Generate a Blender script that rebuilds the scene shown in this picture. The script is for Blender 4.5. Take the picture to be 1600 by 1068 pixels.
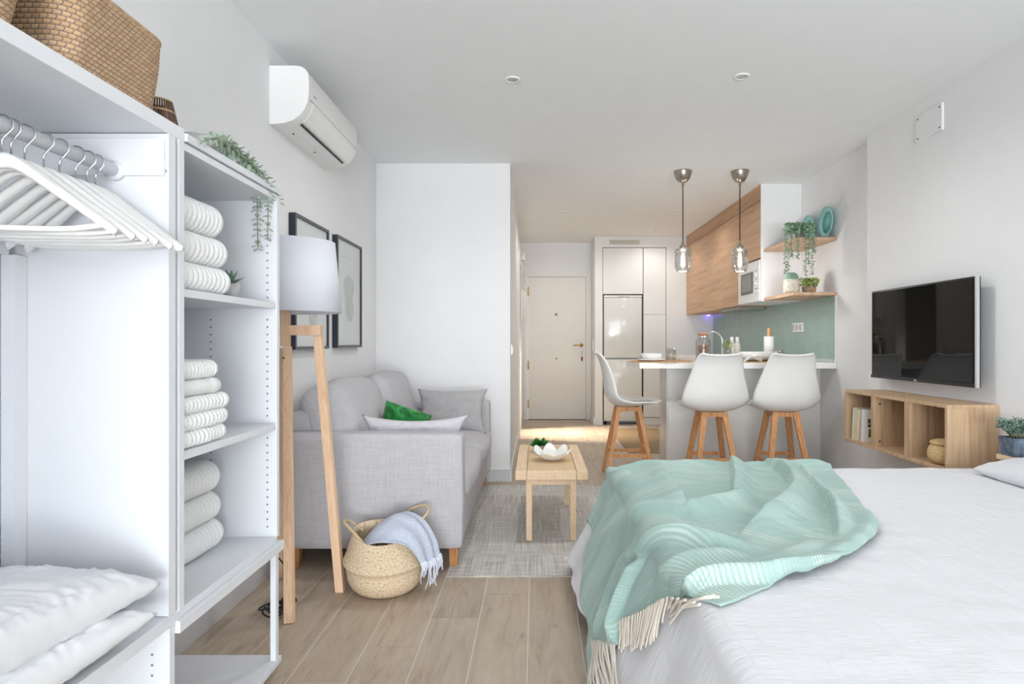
import bpy, bmesh, math, random
from mathutils import Vector, Matrix, noise
random.seed(7)
PI = math.pi
sc = bpy.context.scene
for o in list(bpy.data.objects): bpy.data.objects.remove(o)
C = sc.collection

# ------------------------------------------------------------------ camera
F = 975.0; VX, VY, EYE = 838.0, 535.0, 1.10
cam = bpy.data.cameras.new('camera'); co = bpy.data.objects.new('camera', cam); C.objects.link(co)
cam.sensor_width = 36.0; cam.lens = F / 1600 * 36.0
cam.shift_x = (800 - VX) / 1600; cam.shift_y = (VY - 534) / 1600
cam.clip_start = 0.05
co.location = (0, 0, EYE); co.rotation_euler = (PI / 2, 0, 0)
sc.camera = co

# ------------------------------------------------------------------ world, light, exposure
w = bpy.data.worlds.new('world'); sc.world = w; w.use_nodes = True
w.node_tree.nodes['Background'].inputs[0].default_value = (0.80, 0.90, 1.0, 1)
w.node_tree.nodes['Background'].inputs[1].default_value = 0.8

def area(name, loc, rot, sx, sy, power, col, spread=180):
    l = bpy.data.lights.new(name, 'AREA'); l.shape = 'RECTANGLE'; l.size = sx; l.size_y = sy
    l.energy = power; l.color = col; l.spread = math.radians(spread)
    o = bpy.data.objects.new(name, l); C.objects.link(o); o.location = loc; o.rotation_euler = rot
    return o
area('daylight_back_opening', (0.55, -5.45, 1.35), (math.radians(90), 0, 0), 3.2, 2.2, 128, (0.91, 0.96, 1.0))  # daylight lamp at the invented opening behind the camera
area('added_ceiling_fill', (0.55, -5.0, 0.12), (math.radians(118), 0, 0), 3.2, 1.0, 190, (0.94, 0.98, 1.0))  # added upward fill lamp, brightens the ceiling like bounced daylight
area('added_side_room_lamp', (-1.2, 7.6, 1.95), (0, math.radians(-40), 0), 0.25, 0.35, 9, (1.0, 0.86, 0.68), 36)  # added lamp in the unseen side room, makes the warm corridor floor patch
sc.view_settings.view_transform = 'Standard'; sc.view_settings.look = 'None'
sc.view_settings.gamma = 1; sc.view_settings.use_curve_mapping = False
sc.view_settings.exposure = 0.61

# ------------------------------------------------------------------ materials
def lin(c):
    return tuple(((v / 255) / 12.92 if v / 255 <= 0.04045 else ((v / 255 + 0.055) / 1.055) ** 2.4) for v in c) + (1,)
MC = {}
def base(name, rough=0.6, metal=0.0, spec=0.5):
    m = bpy.data.materials.new(name); m.use_nodes = True
    nt = m.node_tree; b = nt.nodes['Principled BSDF']
    b.inputs['Roughness'].default_value = rough; b.inputs['Metallic'].default_value = metal
    b.inputs['Specular IOR Level'].default_value = spec
    return m, nt, b
def N(nt, t, **k):
    n = nt.nodes.new(t)
    for a, v in k.items():
        if a in n.inputs: n.inputs[a].default_value = v
        else: setattr(n, a, v)
    return n
def coords(nt, scale=(1, 1, 1), kind='Object', rnd=False):
    tc = N(nt, 'ShaderNodeTexCoord'); mp = N(nt, 'ShaderNodeMapping'); mp.inputs['Scale'].default_value = scale
    nt.links.new(tc.outputs[kind], mp.inputs['Vector'])
    if rnd:
        oi = N(nt, 'ShaderNodeObjectInfo'); ml = N(nt, 'ShaderNodeMath', operation='MULTIPLY'); ml.inputs[1].default_value = 37.0
        nt.links.new(oi.outputs['Random'], ml.inputs[0]); nt.links.new(ml.outputs[0], mp.inputs['Location'])
    return mp.outputs['Vector']
def ramp(nt, fac, stops):
    r = N(nt, 'ShaderNodeValToRGB'); e = r.color_ramp.elements
    while len(e) < len(stops): e.new(0.5)
    for i, (p, c) in enumerate(stops): e[i].position = p; e[i].color = lin(c)
    nt.links.new(fac, r.inputs['Fac']); return r.outputs['Color']
def bump(nt, b, h, strength, dist=0.01):
    bp = N(nt, 'ShaderNodeBump'); bp.inputs['Strength'].default_value = strength; bp.inputs['Distance'].default_value = dist
    nt.links.new(h, bp.inputs['Height']); nt.links.new(bp.outputs['Normal'], b.inputs['Normal'])
def plain(name, col, rough=0.6, metal=0.0, spec=0.5, var=4, nscale=6, bmp=0.0, bscale=60):
    if name in MC: return MC[name]
    m, nt, b = base(name, rough, metal, spec)
    v = coords(nt); n = N(nt, 'ShaderNodeTexNoise', Scale=float(nscale), Detail=3.0); nt.links.new(v, n.inputs['Vector'])
    c2 = tuple(max(0, x - var) for x in col); c3 = tuple(min(255, x + var) for x in col)
    nt.links.new(ramp(nt, n.outputs['Fac'], [(0.3, c2), (0.7, c3)]), b.inputs['Base Color'])
    if bmp:
        n2 = N(nt, 'ShaderNodeTexNoise', Scale=float(bscale), Detail=4.0); nt.links.new(v, n2.inputs['Vector'])
        bump(nt, b, n2.outputs['Fac'], bmp, 0.004)
    MC[name] = m; return m
def wood(name, c1, c2, c3, scale=(30, 2, 30), rough=0.5, rnd=True, rings=2.5):
    if name in MC: return MC[name]
    m, nt, b = base(name, rough)
    v = coords(nt, scale, rnd=rnd)
    n = N(nt, 'ShaderNodeTexNoise', Scale=1.0, Detail=5.0, Roughness=0.55, Distortion=rings); nt.links.new(v, n.inputs['Vector'])
    n2 = N(nt, 'ShaderNodeTexNoise', Scale=4.0, Detail=3.0); nt.links.new(v, n2.inputs['Vector'])
    mx = N(nt, 'ShaderNodeMath', operation='MULTIPLY_ADD'); mx.inputs[1].default_value = 0.3
    nt.links.new(n2.outputs['Fac'], mx.inputs[0]); nt.links.new(n.outputs['Fac'], mx.inputs[2])
    nt.links.new(ramp(nt, mx.outputs[0], [(0.45, c1), (0.65, c2), (0.85, c3)]), b.inputs['Base Color'])
    bump(nt, b, n2.outputs['Fac'], 0.08, 0.002)
    MC[name] = m; return m
def fabric(name, c1, c2, scale=500, rough=0.95, bmp=0.25, slub=(60, 60, 4)):
    if name in MC: return MC[name]
    m, nt, b = base(name, rough, spec=0.2)
    v = coords(nt, slub); n = N(nt, 'ShaderNodeTexNoise', Scale=3.0, Detail=4.0); nt.links.new(v, n.inputs['Vector'])
    v2 = coords(nt, (slub[2], slub[1], slub[0])); n2 = N(nt, 'ShaderNodeTexNoise', Scale=3.0, Detail=4.0); nt.links.new(v2, n2.inputs['Vector'])
    ad = N(nt, 'ShaderNodeMath', operation='ADD'); nt.links.new(n.outputs['Fac'], ad.inputs[0]); nt.links.new(n2.outputs['Fac'], ad.inputs[1])
    hf = N(nt, 'ShaderNodeMath', operation='MULTIPLY'); hf.inputs[1].default_value = 0.5; nt.links.new(ad.outputs[0], hf.inputs[0])
    nt.links.new(ramp(nt, hf.outputs[0], [(0.38, c1), (0.62, c2)]), b.inputs['Base Color'])
    bump(nt, b, hf.outputs[0], bmp, 0.004)
    MC[name] = m; return m
def brick_uv(name, c1, c2, mortar, sx, sy, rough=0.8, ms=0.06, bw=1.0, rh=1.0, bmp=0.6):
    m, nt, b = base(name, rough, spec=0.3)
    v = coords(nt, (sx, sy, 1), 'UV')
    t = N(nt, 'ShaderNodeTexBrick'); t.offset = 0.5
    t.inputs['Scale'].default_value = 1.0; t.inputs['Mortar Size'].default_value = ms
    t.inputs['Brick Width'].default_value = bw; t.inputs['Row Height'].default_value = rh
    t.inputs['Color1'].default_value = lin(c1); t.inputs['Color2'].default_value = lin(c2); t.inputs['Mortar'].default_value = lin(mortar)
    nt.links.new(v, t.inputs['Vector']); nt.links.new(t.outputs['Color'], b.inputs['Base Color'])
    iv = N(nt, 'ShaderNodeMath', operation='SUBTRACT'); iv.inputs[0].default_value = 1; nt.links.new(t.outputs['Fac'], iv.inputs[1])
    bump(nt, b, iv.outputs[0], bmp, 0.003)
    MC[name] = m; return m
def glass(name, col=(1, 1, 1), rough=0.0, alpha=0.16, refl=0.75):
    m, nt, b = base(name, rough)
    out = nt.nodes['Material Output']
    tr = N(nt, 'ShaderNodeBsdfTransparent'); tr.inputs[0].default_value = (0.96, 0.97, 0.97, 1)
    gl = N(nt, 'ShaderNodeBsdfGlossy'); gl.inputs['Roughness'].default_value = 0.03
    lw = N(nt, 'ShaderNodeLayerWeight'); lw.inputs[0].default_value = 0.35
    ma = N(nt, 'ShaderNodeMath', operation='MULTIPLY_ADD'); ma.inputs[1].default_value = refl; ma.inputs[2].default_value = alpha * 0.5
    nt.links.new(lw.outputs['Facing'], ma.inputs[0])
    mx = N(nt, 'ShaderNodeMixShader'); nt.links.new(ma.outputs[0], mx.inputs[0]); nt.links.new(tr.outputs[0], mx.inputs[1]); nt.links.new(gl.outputs[0], mx.inputs[2])
    nt.links.new(mx.outputs[0], out.inputs['Surface']); MC[name] = m; return m

WALL = plain('wall_paint', (236, 236, 237), 0.9, var=1, bmp=0.02)
CEIL = plain('ceiling_paint', (243, 245, 246), 0.9, var=1)
WHITE = plain('white_laminate', (226, 229, 234), 0.45, var=1)
WHITE2 = plain('white_plastic', (240, 240, 239), 0.35, var=1)
DOORW = plain('door_white', (228, 225, 220), 0.5, var=1)
KITW = plain('kitchen_white', (230, 230, 229), 0.35, var=1)
CERAM = plain('white_ceramic', (242, 242, 240), 0.2, var=1)
FRIDGE = plain('fridge_white', (226, 228, 226), 0.12, var=1)
TOWEL = plain('towel_cotton', (240, 241, 241), 1.0, spec=0.1, var=2, bmp=0.5, bscale=260)
PILLOW = plain('pillow_cotton', (230, 232, 236), 0.95, spec=0.1, var=2, bmp=0.25, bscale=35)
BASEB = plain('baseboard_paint', (208, 208, 211), 0.6, var=1)
DARK = plain('dark_gap', (40, 38, 36), 0.7, var=2)
BLACK = plain('black_plastic', (18, 18, 20), 0.4, var=2)
NAVY = plain('black_frame', (38, 42, 56), 0.5, var=2)
FRAMEG = plain('grey_frame_face', (92, 94, 98), 0.5, var=2)
PAPER = plain('art_paper', (238, 237, 235), 0.5, var=1)
INK = plain('pale_grey_ink', (212, 212, 211), 0.8, var=6, nscale=30)
STEEL = plain('brushed_nickel', (178, 168, 156), 0.28, 1.0, var=8, nscale=20)
CHROME = plain('chrome', (205, 208, 212), 0.12, 1.0, var=2)
BRASS = plain('brass', (205, 170, 95), 0.25, 1.0, var=4)
SOFA = fabric('sofa_linen', (184, 182, 186), (198, 196, 200), bmp=.12)
SOFAP = fabric('sofa_pillow_linen', (172, 169, 171), (186, 183, 185), bmp=.12)
PALEP = fabric('pale_pillow_linen', (196, 194, 200), (208, 206, 212), bmp=.12)
BLUETH = fabric('pale_blue_cotton', (176, 184, 202), (205, 211, 224), slub=(90, 90, 20))
LINEN_SHADE = plain('lamp_shade_cloth', (226, 228, 238), 0.9, spec=0.1, var=1)
BEECH = wood('lamp_beech', (226, 184, 148), (235, 198, 164), (240, 208, 178), (40, 40, 3))
OAKL = wood('cube_oak', (176, 144, 110), (198, 166, 132), (212, 184, 152), (60, 30, 2.2), rings=0.6)
OAKK = wood('kitchen_oak', (178, 140, 108), (198, 160, 126), (212, 176, 144), (3, .9, 13), rings=0.35, rnd=False)
SHELFO = wood('shelf_oak', (186, 148, 118), (206, 170, 140), (216, 184, 158), (30, 3, 30), rings=0.8)
STOOLW = wood('stool_beech', (208, 144, 90), (226, 166, 112), (236, 180, 128), (30, 30, 3))
LEGW = wood('sofa_leg_wood', (160, 106, 58), (184, 128, 78), (196, 140, 90), (30, 30, 3))
TABW = wood('table_birch', (222, 188, 150), (232, 202, 166), (238, 212, 180), (40, 3, 40))
CORK = plain('cork', (176, 120, 82), 0.9, var=12, nscale=120)
MINTC = plain('aqua_ceramic', (150, 212, 208), 0.25, var=6)
MINTP = plain('aqua_ceramic_dark', (128, 200, 196), 0.25, var=6)
LEAF1 = plain('eucalyptus_leaf', (168, 188, 168), 0.6, var=16, nscale=12)
LEAF2 = plain('bright_leaf', (44, 118, 34), 0.45, var=22, nscale=40)
LEAF3 = plain('pearl_leaf', (138, 172, 142), 0.6, var=20, nscale=25)
LEAF4 = plain('lime_leaf', (150, 172, 92), 0.6, var=22, nscale=25)
LEAF5 = plain('sage_leaf', (118, 142, 128), 0.7, var=22, nscale=25)
ALOE = plain('aloe_leaf', (92, 124, 104), 0.6, var=14, nscale=40)
STEM = plain('stem_brown', (120, 128, 96), 0.8)
POTG = plain('grey_cement', (182, 182, 186), 0.85, var=10, nscale=30, bmp=0.2)
POTB = plain('blue_grey_stone', (92, 106, 122), 0.8, var=26, nscale=28, bmp=0.4)
POTT = plain('brown_clay', (160, 132, 108), 0.8, var=10, nscale=30)
SOIL = plain('soil', (62, 50, 40), 1.0, var=10, nscale=90)
CREAM = plain('cream_fringe', (232, 222, 210), 0.95, spec=0.1, var=4)
TASSEL = plain('white_tassel', (222, 226, 238), 0.95, spec=0.1, var=3)
GLASS = glass('clear_glass')
GLASSP = glass('picture_glass', alpha=0.04, refl=0.14)
def green_velvet():
    m, nt, b = base('green_velvet', 0.8, spec=0.2)
    v = coords(nt, (7, 7, 7)); n = N(nt, 'ShaderNodeTexNoise', Scale=1.6, Detail=2.0, Distortion=1.5); nt.links.new(v, n.inputs['Vector'])
    nt.links.new(ramp(nt, n.outputs['Fac'], [(0.35, (4, 84, 30)), (0.6, (22, 120, 50)), (0.75, (58, 154, 80))]), b.inputs['Base Color'])
    b.inputs['Sheen Weight'].default_value = 0.4; return m
VELVET = green_velvet()
def plank_mat():
    m, nt, b = base('plank_tile', 0.42)
    v = coords(nt, (9, 1.5, 1), rnd=True)
    n = N(nt, 'ShaderNodeTexNoise', Scale=1.5, Detail=6.0, Roughness=0.6, Distortion=1.6); nt.links.new(v, n.inputs['Vector'])
    v2 = coords(nt, (70, 4, 1), rnd=True)
    n2 = N(nt, 'ShaderNodeTexNoise', Scale=1.0, Detail=3.0); nt.links.new(v2, n2.inputs['Vector'])
    mx = N(nt, 'ShaderNodeMath', operation='MULTIPLY_ADD'); mx.inputs[1].default_value = 0.35
    nt.links.new(n2.outputs['Fac'], mx.inputs[0]); nt.links.new(n.outputs['Fac'], mx.inputs[2])
    c = ramp(nt, mx.outputs[0], [(0.42, (156, 138, 119)), (0.62, (182, 165, 146)), (0.85, (194, 179, 161))])
    v3 = coords(nt, (5, 3, 1), rnd=True); vo = N(nt, 'ShaderNodeTexVoronoi', Scale=1.0); nt.links.new(v3, vo.inputs['Vector'])
    kn = N(nt, 'ShaderNodeMapRange'); kn.inputs[1].default_value = 0.02; kn.inputs[2].default_value = 0.10; kn.inputs[3].default_value = 0.55; kn.inputs[4].default_value = 1.0
    nt.links.new(vo.outputs['Distance'], kn.inputs[0])
    oi = N(nt, 'ShaderNodeObjectInfo'); vr = N(nt, 'ShaderNodeMapRange'); vr.inputs[3].default_value = 0.93; vr.inputs[4].default_value = 1.05
    nt.links.new(oi.outputs['Random'], vr.inputs[0])
    mm = N(nt, 'ShaderNodeMath', operation='MULTIPLY'); nt.links.new(kn.outputs[0], mm.inputs[0]); nt.links.new(vr.outputs[0], mm.inputs[1])
    mu = N(nt, 'ShaderNodeVectorMath', operation='SCALE'); nt.links.new(c, mu.inputs[0]); nt.links.new(mm.outputs[0], mu.inputs['Scale'])
    nt.links.new(mu.outputs[0], b.inputs['Base Color']); bump(nt, b, n2.outputs['Fac'], 0.06, 0.002)
    return m
PLANK = plank_mat()
GROUT = plain('grout', (226, 222, 216), 0.9, var=2)
def rug_mat():
    m, nt, b = base('rug_weave', 0.95, spec=0.1)
    v = coords(nt, (220, 3, 1)); n = N(nt, 'ShaderNodeTexNoise', Scale=1.0, Detail=3.0); nt.links.new(v, n.inputs['Vector'])
    v2 = coords(nt, (6, 200, 1)); n2 = N(nt, 'ShaderNodeTexNoise', Scale=1.0, Detail=3.0); nt.links.new(v2, n2.inputs['Vector'])
    ad = N(nt, 'ShaderNodeMath', operation='ADD'); nt.links.new(n.outputs['Fac'], ad.inputs[0]); nt.links.new(n2.outputs['Fac'], ad.inputs[1])
    nt.links.new(ramp(nt, ad.outputs[0], [(0.0, (110, 104, 98)), (0.72, (140, 134, 126)), (1.0, (186, 180, 170))]), b.inputs['Base Color'])
    hf = N(nt, 'ShaderNodeMath', operation='MULTIPLY'); hf.inputs[1].default_value = 0.62; nt.links.new(ad.outputs[0], hf.inputs[0])
    nt.links.new(ramp(nt, hf.outputs[0], [(0.46, (164, 160, 154)), (0.60, (200, 197, 191)), (0.74, (228, 225, 218))]), b.inputs['Base Color'])
    bump(nt, b, hf.outputs[0], 0.5, 0.004); return m
RUG = rug_mat()
def weave_mat(name, c1, c2, sx=1, sy=1, dark=(150, 112, 66)):
    m, nt, b = base(name, 0.75, spec=0.3)
    v = coords(nt, (sx, sy, 1), 'UV'); ck = N(nt, 'ShaderNodeTexNoise', Scale=1.0, Detail=2.0); nt.links.new(v, ck.inputs['Vector'])
    nt.links.new(ramp(nt, ck.outputs['Fac'], [(0.25, dark), (0.42, c1), (0.7, c2)]), b.inputs['Base Color'])
    bump(nt, b, ck.outputs['Fac'], 0.5, 0.003); MC[name] = m; return m
SEAG = weave_mat('belly_seagrass', (212, 188, 156), (232, 214, 188), 90, 26, (166, 136, 100))
SEAGD = weave_mat('belly_seagrass_rim', (200, 176, 140), (224, 202, 170), 90, 26, (176, 148, 110))
RATT = weave_mat('golden_rattan', (210, 178, 124), (232, 206, 156), 70, 40, (120, 86, 48))
JUTE = weave_mat('jute_mat', (138, 116, 88), (162, 140, 110), 60, 60, (104, 86, 64))
PMAT = weave_mat('placemat_straw', (190, 150, 104), (214, 178, 134), 60, 20, (130, 92, 58))
BRB = brick_uv('coil_basket', (204, 172, 136), (186, 152, 116), (112, 110, 112), 1, 1, 0.75, ms=0.07, bw=1.0, rh=1.0)
CANE = brick_uv('cane_seat', (234, 206, 168), (230, 200, 160), (208, 174, 132), 60, 150, 0.7, ms=0.08, bmp=0.3)
def blanket_mat():
    m, nt, b = base('mint_throw', 0.95, spec=0.15)
    v = coords(nt, (1, 1, 1), 'UV')
    wv = N(nt, 'ShaderNodeTexWave', wave_type='BANDS', bands_direction='Y'); wv.inputs['Scale'].default_value = 46.0; wv.inputs['Distortion'].default_value = 0.6; nt.links.new(v, wv.inputs['Vector'])
    wu = N(nt, 'ShaderNodeTexWave', wave_type='BANDS', bands_direction='X'); wu.inputs['Scale'].default_value = 66.0; wu.inputs['Distortion'].default_value = 0.5; nt.links.new(v, wu.inputs['Vector'])
    vb = coords(nt, (1.2, 7, 1), 'UV'); nb = N(nt, 'ShaderNodeTexNoise', Scale=2.2, Detail=2.0); nt.links.new(vb, nb.inputs['Vector'])
    vc = coords(nt, (6, 40, 1), 'UV'); nc = N(nt, 'ShaderNodeTexNoise', Scale=2.0, Detail=2.0); nt.links.new(vc, nc.inputs['Vector'])
    def M(op, a, c):
        x = N(nt, 'ShaderNodeMath', operation=op)
        for i, q in enumerate((a, c)):
            if isinstance(q, (int, float)): x.inputs[i].default_value = q
            else: nt.links.new(q, x.inputs[i])
        return x.outputs[0]
    mr = N(nt, 'ShaderNodeMapRange'); mr.inputs[1].default_value = 0.45; mr.inputs[2].default_value = 0.62; nt.links.new(nb.outputs['Fac'], mr.inputs[0])
    mr2 = N(nt, 'ShaderNodeMapRange'); mr2.inputs[1].default_value = 0.62; mr2.inputs[2].default_value = 0.75; nt.links.new(nc.outputs['Fac'], mr2.inputs[0])
    thr = M('MULTIPLY', M('MULTIPLY', wv.outputs['Fac'], M('ADD', M('MULTIPLY', wu.outputs['Fac'], 0.6), 0.3)), M('ADD', mr.outputs[0], 0.28))
    tot = M('MAXIMUM', thr, M('MULTIPLY', mr2.outputs[0], 0.7))
    nt.links.new(ramp(nt, tot, [(0.05, (168, 197, 190)), (0.4, (184, 209, 202)), (0.9, (226, 236, 229))]), b.inputs['Base Color'])
    b.inputs['Sheen Weight'].default_value = 0.15
    bump(nt, b, thr, 0.35, 0.004); return m
BLANK = blanket_mat()
def coverlet_mat():
    m, nt, b = base('coverlet_seersucker', 0.95, spec=0.1)
    b.inputs['Base Color'].default_value = lin((236, 237, 241))
    v = coords(nt, (14, 55, 14)); n = N(nt, 'ShaderNodeTexNoise', Scale=1.0, Detail=3.0, Distortion=0.6); nt.links.new(v, n.inputs['Vector'])
    v2 = coords(nt, (1, 1, 1)); wu = N(nt, 'ShaderNodeTexWave', wave_type='BANDS', bands_direction='X', wave_profile='SIN'); wu.inputs['Scale'].default_value = 7.0; wu.inputs['Distortion'].default_value = 0.8
    nt.links.new(v2, wu.inputs['Vector'])
    pw = N(nt, 'ShaderNodeMath', operation='POWER'); pw.inputs[1].default_value = 0.35; nt.links.new(wu.outputs['Fac'], pw.inputs[0])
    a = N(nt, 'ShaderNodeMath', operation='MULTIPLY'); nt.links.new(n.outputs['Fac'], a.inputs[0]); nt.links.new(pw.outputs[0], a.inputs[1])
    bump(nt, b, a.outputs[0], 0.42, 0.008); return m
COVER = coverlet_mat()
def tv_mat():
    m, nt, b = base('tv_screen', 0.03, spec=0.22); b.inputs['Base Color'].default_value = lin((12, 12, 13)); return m
TVS = tv_mat()
def emis(name, col, s):
    m, nt, b = base(name, 0.5); b.inputs['Emission Color'].default_value = lin(col); b.inputs['Emission Strength'].default_value = s
    b.inputs['Base Color'].default_value = lin(col); return m
LED = emis('blue_led', (110, 90, 255), 6.0)
BULB = emis('warm_bulb', (255, 236, 205), 3.0)

# ------------------------------------------------------------------ mesh builder
class MB:
    def __init__(s): s.v = []; s.f = []; s.uv = []; s.smooth = []
    def add(s, vs, fs, sm=False, uvs=None):
        o = len(s.v); s.v += [Vector(p) for p in vs]
        for i, f in enumerate(fs):
            s.f.append([o + k for k in f]); s.smooth.append(sm)
            s.uv.append([uvs[k] for k in f] if uvs else None)
        return s
    def box(s, x0, x1, y0, y1, z0, z1, bev=0.0, seg=1):
        if bev <= 0:
            vs = [(x0, y0, z0), (x1, y0, z0), (x1, y1, z0), (x0, y1, z0), (x0, y0, z1), (x1, y0, z1), (x1, y1, z1), (x0, y1, z1)]
            return s.add(vs, [(0, 3, 2, 1), (4, 5, 6, 7), (0, 1, 5, 4), (1, 2, 6, 5), (2, 3, 7, 6), (3, 0, 4, 7)])
        bm = bmesh.new(); bmesh.ops.create_cube(bm, size=1)
        for q in bm.verts: q.co = Vector(((x0 + x1) / 2 + q.co.x * (x1 - x0), (y0 + y1) / 2 + q.co.y * (y1 - y0), (z0 + z1) / 2 + q.co.z * (z1 - z0)))
        bmesh.ops.bevel(bm, geom=bm.edges[:], offset=bev, segments=seg, affect='EDGES', profile=0.5)
        bm.verts.index_update(); s.add([q.co.copy() for q in bm.verts], [[q.index for q in f.verts] for f in bm.faces], seg > 1); bm.free(); return s
    def bar(s, a, b, wa, wb=None, ha=None, hb=None, up=(0, 0, 1)):     # tapered square bar
        a, b = Vector(a), Vector(b); wb = wb or wa; ha = ha or wa; hb = hb or wb
        d = (b - a).normalized(); up = Vector(up)
        if abs(d.dot(up)) > 0.9: up = Vector((0, 1, 0))
        r = d.cross(up).normalized(); u = r.cross(d)
        vs = [a - r * wa / 2 - u * ha / 2, a + r * wa / 2 - u * ha / 2, a + r * wa / 2 + u * ha / 2, a - r * wa / 2 + u * ha / 2,
              b - r * wb / 2 - u * hb / 2, b + r * wb / 2 - u * hb / 2, b + r * wb / 2 + u * hb / 2, b - r * wb / 2 + u * hb / 2]
        return s.add(vs, [(0, 3, 2, 1), (4, 5, 6, 7), (0, 1, 5, 4), (1, 2, 6, 5), (2, 3, 7, 6), (3, 0, 4, 7)])
    def tube(s, pts, r, n=8, r2=None):
        pts = [Vector(p) for p in pts]; vs = []; L = len(pts); prev = None
        for i, p in enumerate(pts):
            d = (pts[min(i + 1, L - 1)] - pts[max(i - 1, 0)]).normalized()
            if prev is None: q = d.cross(Vector((0, 0, 1)) if abs(d.z) < 0.9 else Vector((1, 0, 0))).normalized()
            else: q = (prev - d * prev.dot(d)).normalized()
            prev = q; t = d.cross(q); rr = r if r2 is None else r + (r2 - r) * i / (L - 1)
            for k in range(n): vs.append(p + (q * math.cos(2 * PI * k / n) + t * math.sin(2 * PI * k / n)) * rr)
        fs = []
        for i in range(L - 1):
            for k in range(n): fs.append((i * n + k, i * n + (k + 1) % n, (i + 1) * n + (k + 1) % n, (i + 1) * n + k))
        fs.append(list(range(n))[::-1]); fs.append([(L - 1) * n + k for k in range(n)])
        return s.add(vs, fs, True)
    def lathe(s, prof, c, n=32, sx=1, sy=1, fn=None, cap=False):        # prof = [(r,z)]
        vs = []; uv = []; P = len(prof)
        for i, (r, z) in enumerate(prof):
            for k in range(n + 1):
                a = 2 * PI * k / n; p = Vector((r * math.cos(a) * sx, r * math.sin(a) * sy, z))
                if fn: p = fn(p, a, i / (P - 1))
                vs.append(p + Vector(c)); uv.append((k / n, i / (P - 1)))
        fs = [(i * (n + 1) + k, i * (n + 1) + k + 1, (i + 1) * (n + 1) + k + 1, (i + 1) * (n + 1) + k) for i in range(P - 1) for k in range(n)]
        s.add(vs, fs, True, uv)
        if cap:
            s.add(vs[:n][::-1], [list(range(n))]); s.add(vs[(P - 1) * (n + 1):(P - 1) * (n + 1) + n], [list(range(n))])
        return s
    def grid(s, fn, nu, nv, sm=True):
        vs = [fn(i / nu, j / nv) for j in range(nv + 1) for i in range(nu + 1)]
        uv = [(i / nu, j / nv) for j in range(nv + 1) for i in range(nu + 1)]
        return s.add(vs, [(j * (nu + 1) + i, j * (nu + 1) + i + 1, (j + 1) * (nu + 1) + i + 1, (j + 1) * (nu + 1) + i) for j in range(nv) for i in range(nu)], sm, uv)
    def prism(s, poly, axis, a, b, sm=False):                          # poly in the two other axes
        def P(p, t): return {'x': (t, p[0], p[1]), 'y': (p[0], t, p[1]), 'z': (p[0], p[1], t)}[axis]
        n = len(poly); vs = [P(p, a) for p in poly] + [P(p, b) for p in poly]
        s.add(vs, [(k, (k + 1) % n, n + (k + 1) % n, n + k) for k in range(n)], sm)
        s.add([P(p, a) for p in poly], [list(range(n))]); s.add([P(p, b) for p in poly], [list(range(n))[::-1]]); return s
def loc_of(o):
    p = Vector((0, 0, 0))
    while o: p += o.location; o = o.parent
    return p
def obj(name, mb, mat, parent=None, label=None, cat=None, group=None, kind=None, origin=None, fix=True):
    me = bpy.data.meshes.new(name)
    off = loc_of(parent) if parent else Vector(origin or (0, 0, 0))
    me.from_pydata([tuple(p - off) for p in mb.v], [], mb.f)
    if any(u for u in mb.uv):
        ul = me.uv_layers.new(name='UVMap'); i = 0
        for f, us in zip(mb.f, mb.uv):
            for k in range(len(f)):
                if us: ul.data[i].uv = us[k]
                i += 1
    me.polygons.foreach_set('use_smooth', mb.smooth)
    me.materials.append(mat)
    if fix:
        bm = bmesh.new(); bm.from_mesh(me); bmesh.ops.remove_doubles(bm, verts=bm.verts, dist=1e-5)
        bmesh.ops.recalc_face_normals(bm, faces=bm.faces); bm.to_mesh(me); bm.free()
    me.update()
    o = bpy.data.objects.new(name, me); C.objects.link(o)
    if parent: o.parent = parent
    else: o.location = off
    return tag(o, label, cat, group, kind)
def tag(o, label=None, cat=None, group=None, kind=None):
    if label: o['label'] = label
    if cat: o['category'] = cat
    if group: o['group'] = group
    if kind: o['kind'] = kind
    return o
def thing(name, loc, label, cat, group=None):
    o = bpy.data.objects.new(name, None); C.objects.link(o); o.location = loc; o.empty_display_size = 0.05
    return tag(o, label, cat, group)
def kids(o): return [c for c in bpy.data.objects if c.parent == o]
def dup(o, parent=None):
    c = o.copy(); C.objects.link(c); c.parent = parent
    for k in kids(o): dup(k, c)
    return c
def struct(name, mb, mat): return obj(name, mb, mat, kind='structure')
def at(px, py, D): return Vector(((px - VX) * D / F, D, EYE - (py - VY) * D / F))
def catmull(pts, n):
    pts = [Vector(p) for p in pts]; L = len(pts) - 1; out = []
    for i in range(n + 1):
        t = i / n * L; k = min(int(t), L - 1); t -= k
        p0, p1, p2, p3 = pts[max(k - 1, 0)], pts[k], pts[k + 1], pts[min(k + 2, L)]
        out.append(0.5 * ((2 * p1) + (-p0 + p2) * t + (2 * p0 - 5 * p1 + 4 * p2 - p3) * t * t + (-p0 + 3 * p1 - 3 * p2 + p3) * t ** 3))
    return out
def nz(p, s=1.0): return noise.noise(Vector(p) * s)
def rot_all(mb, M): mb.v = [M @ p for p in mb.v]; return mb

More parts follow.
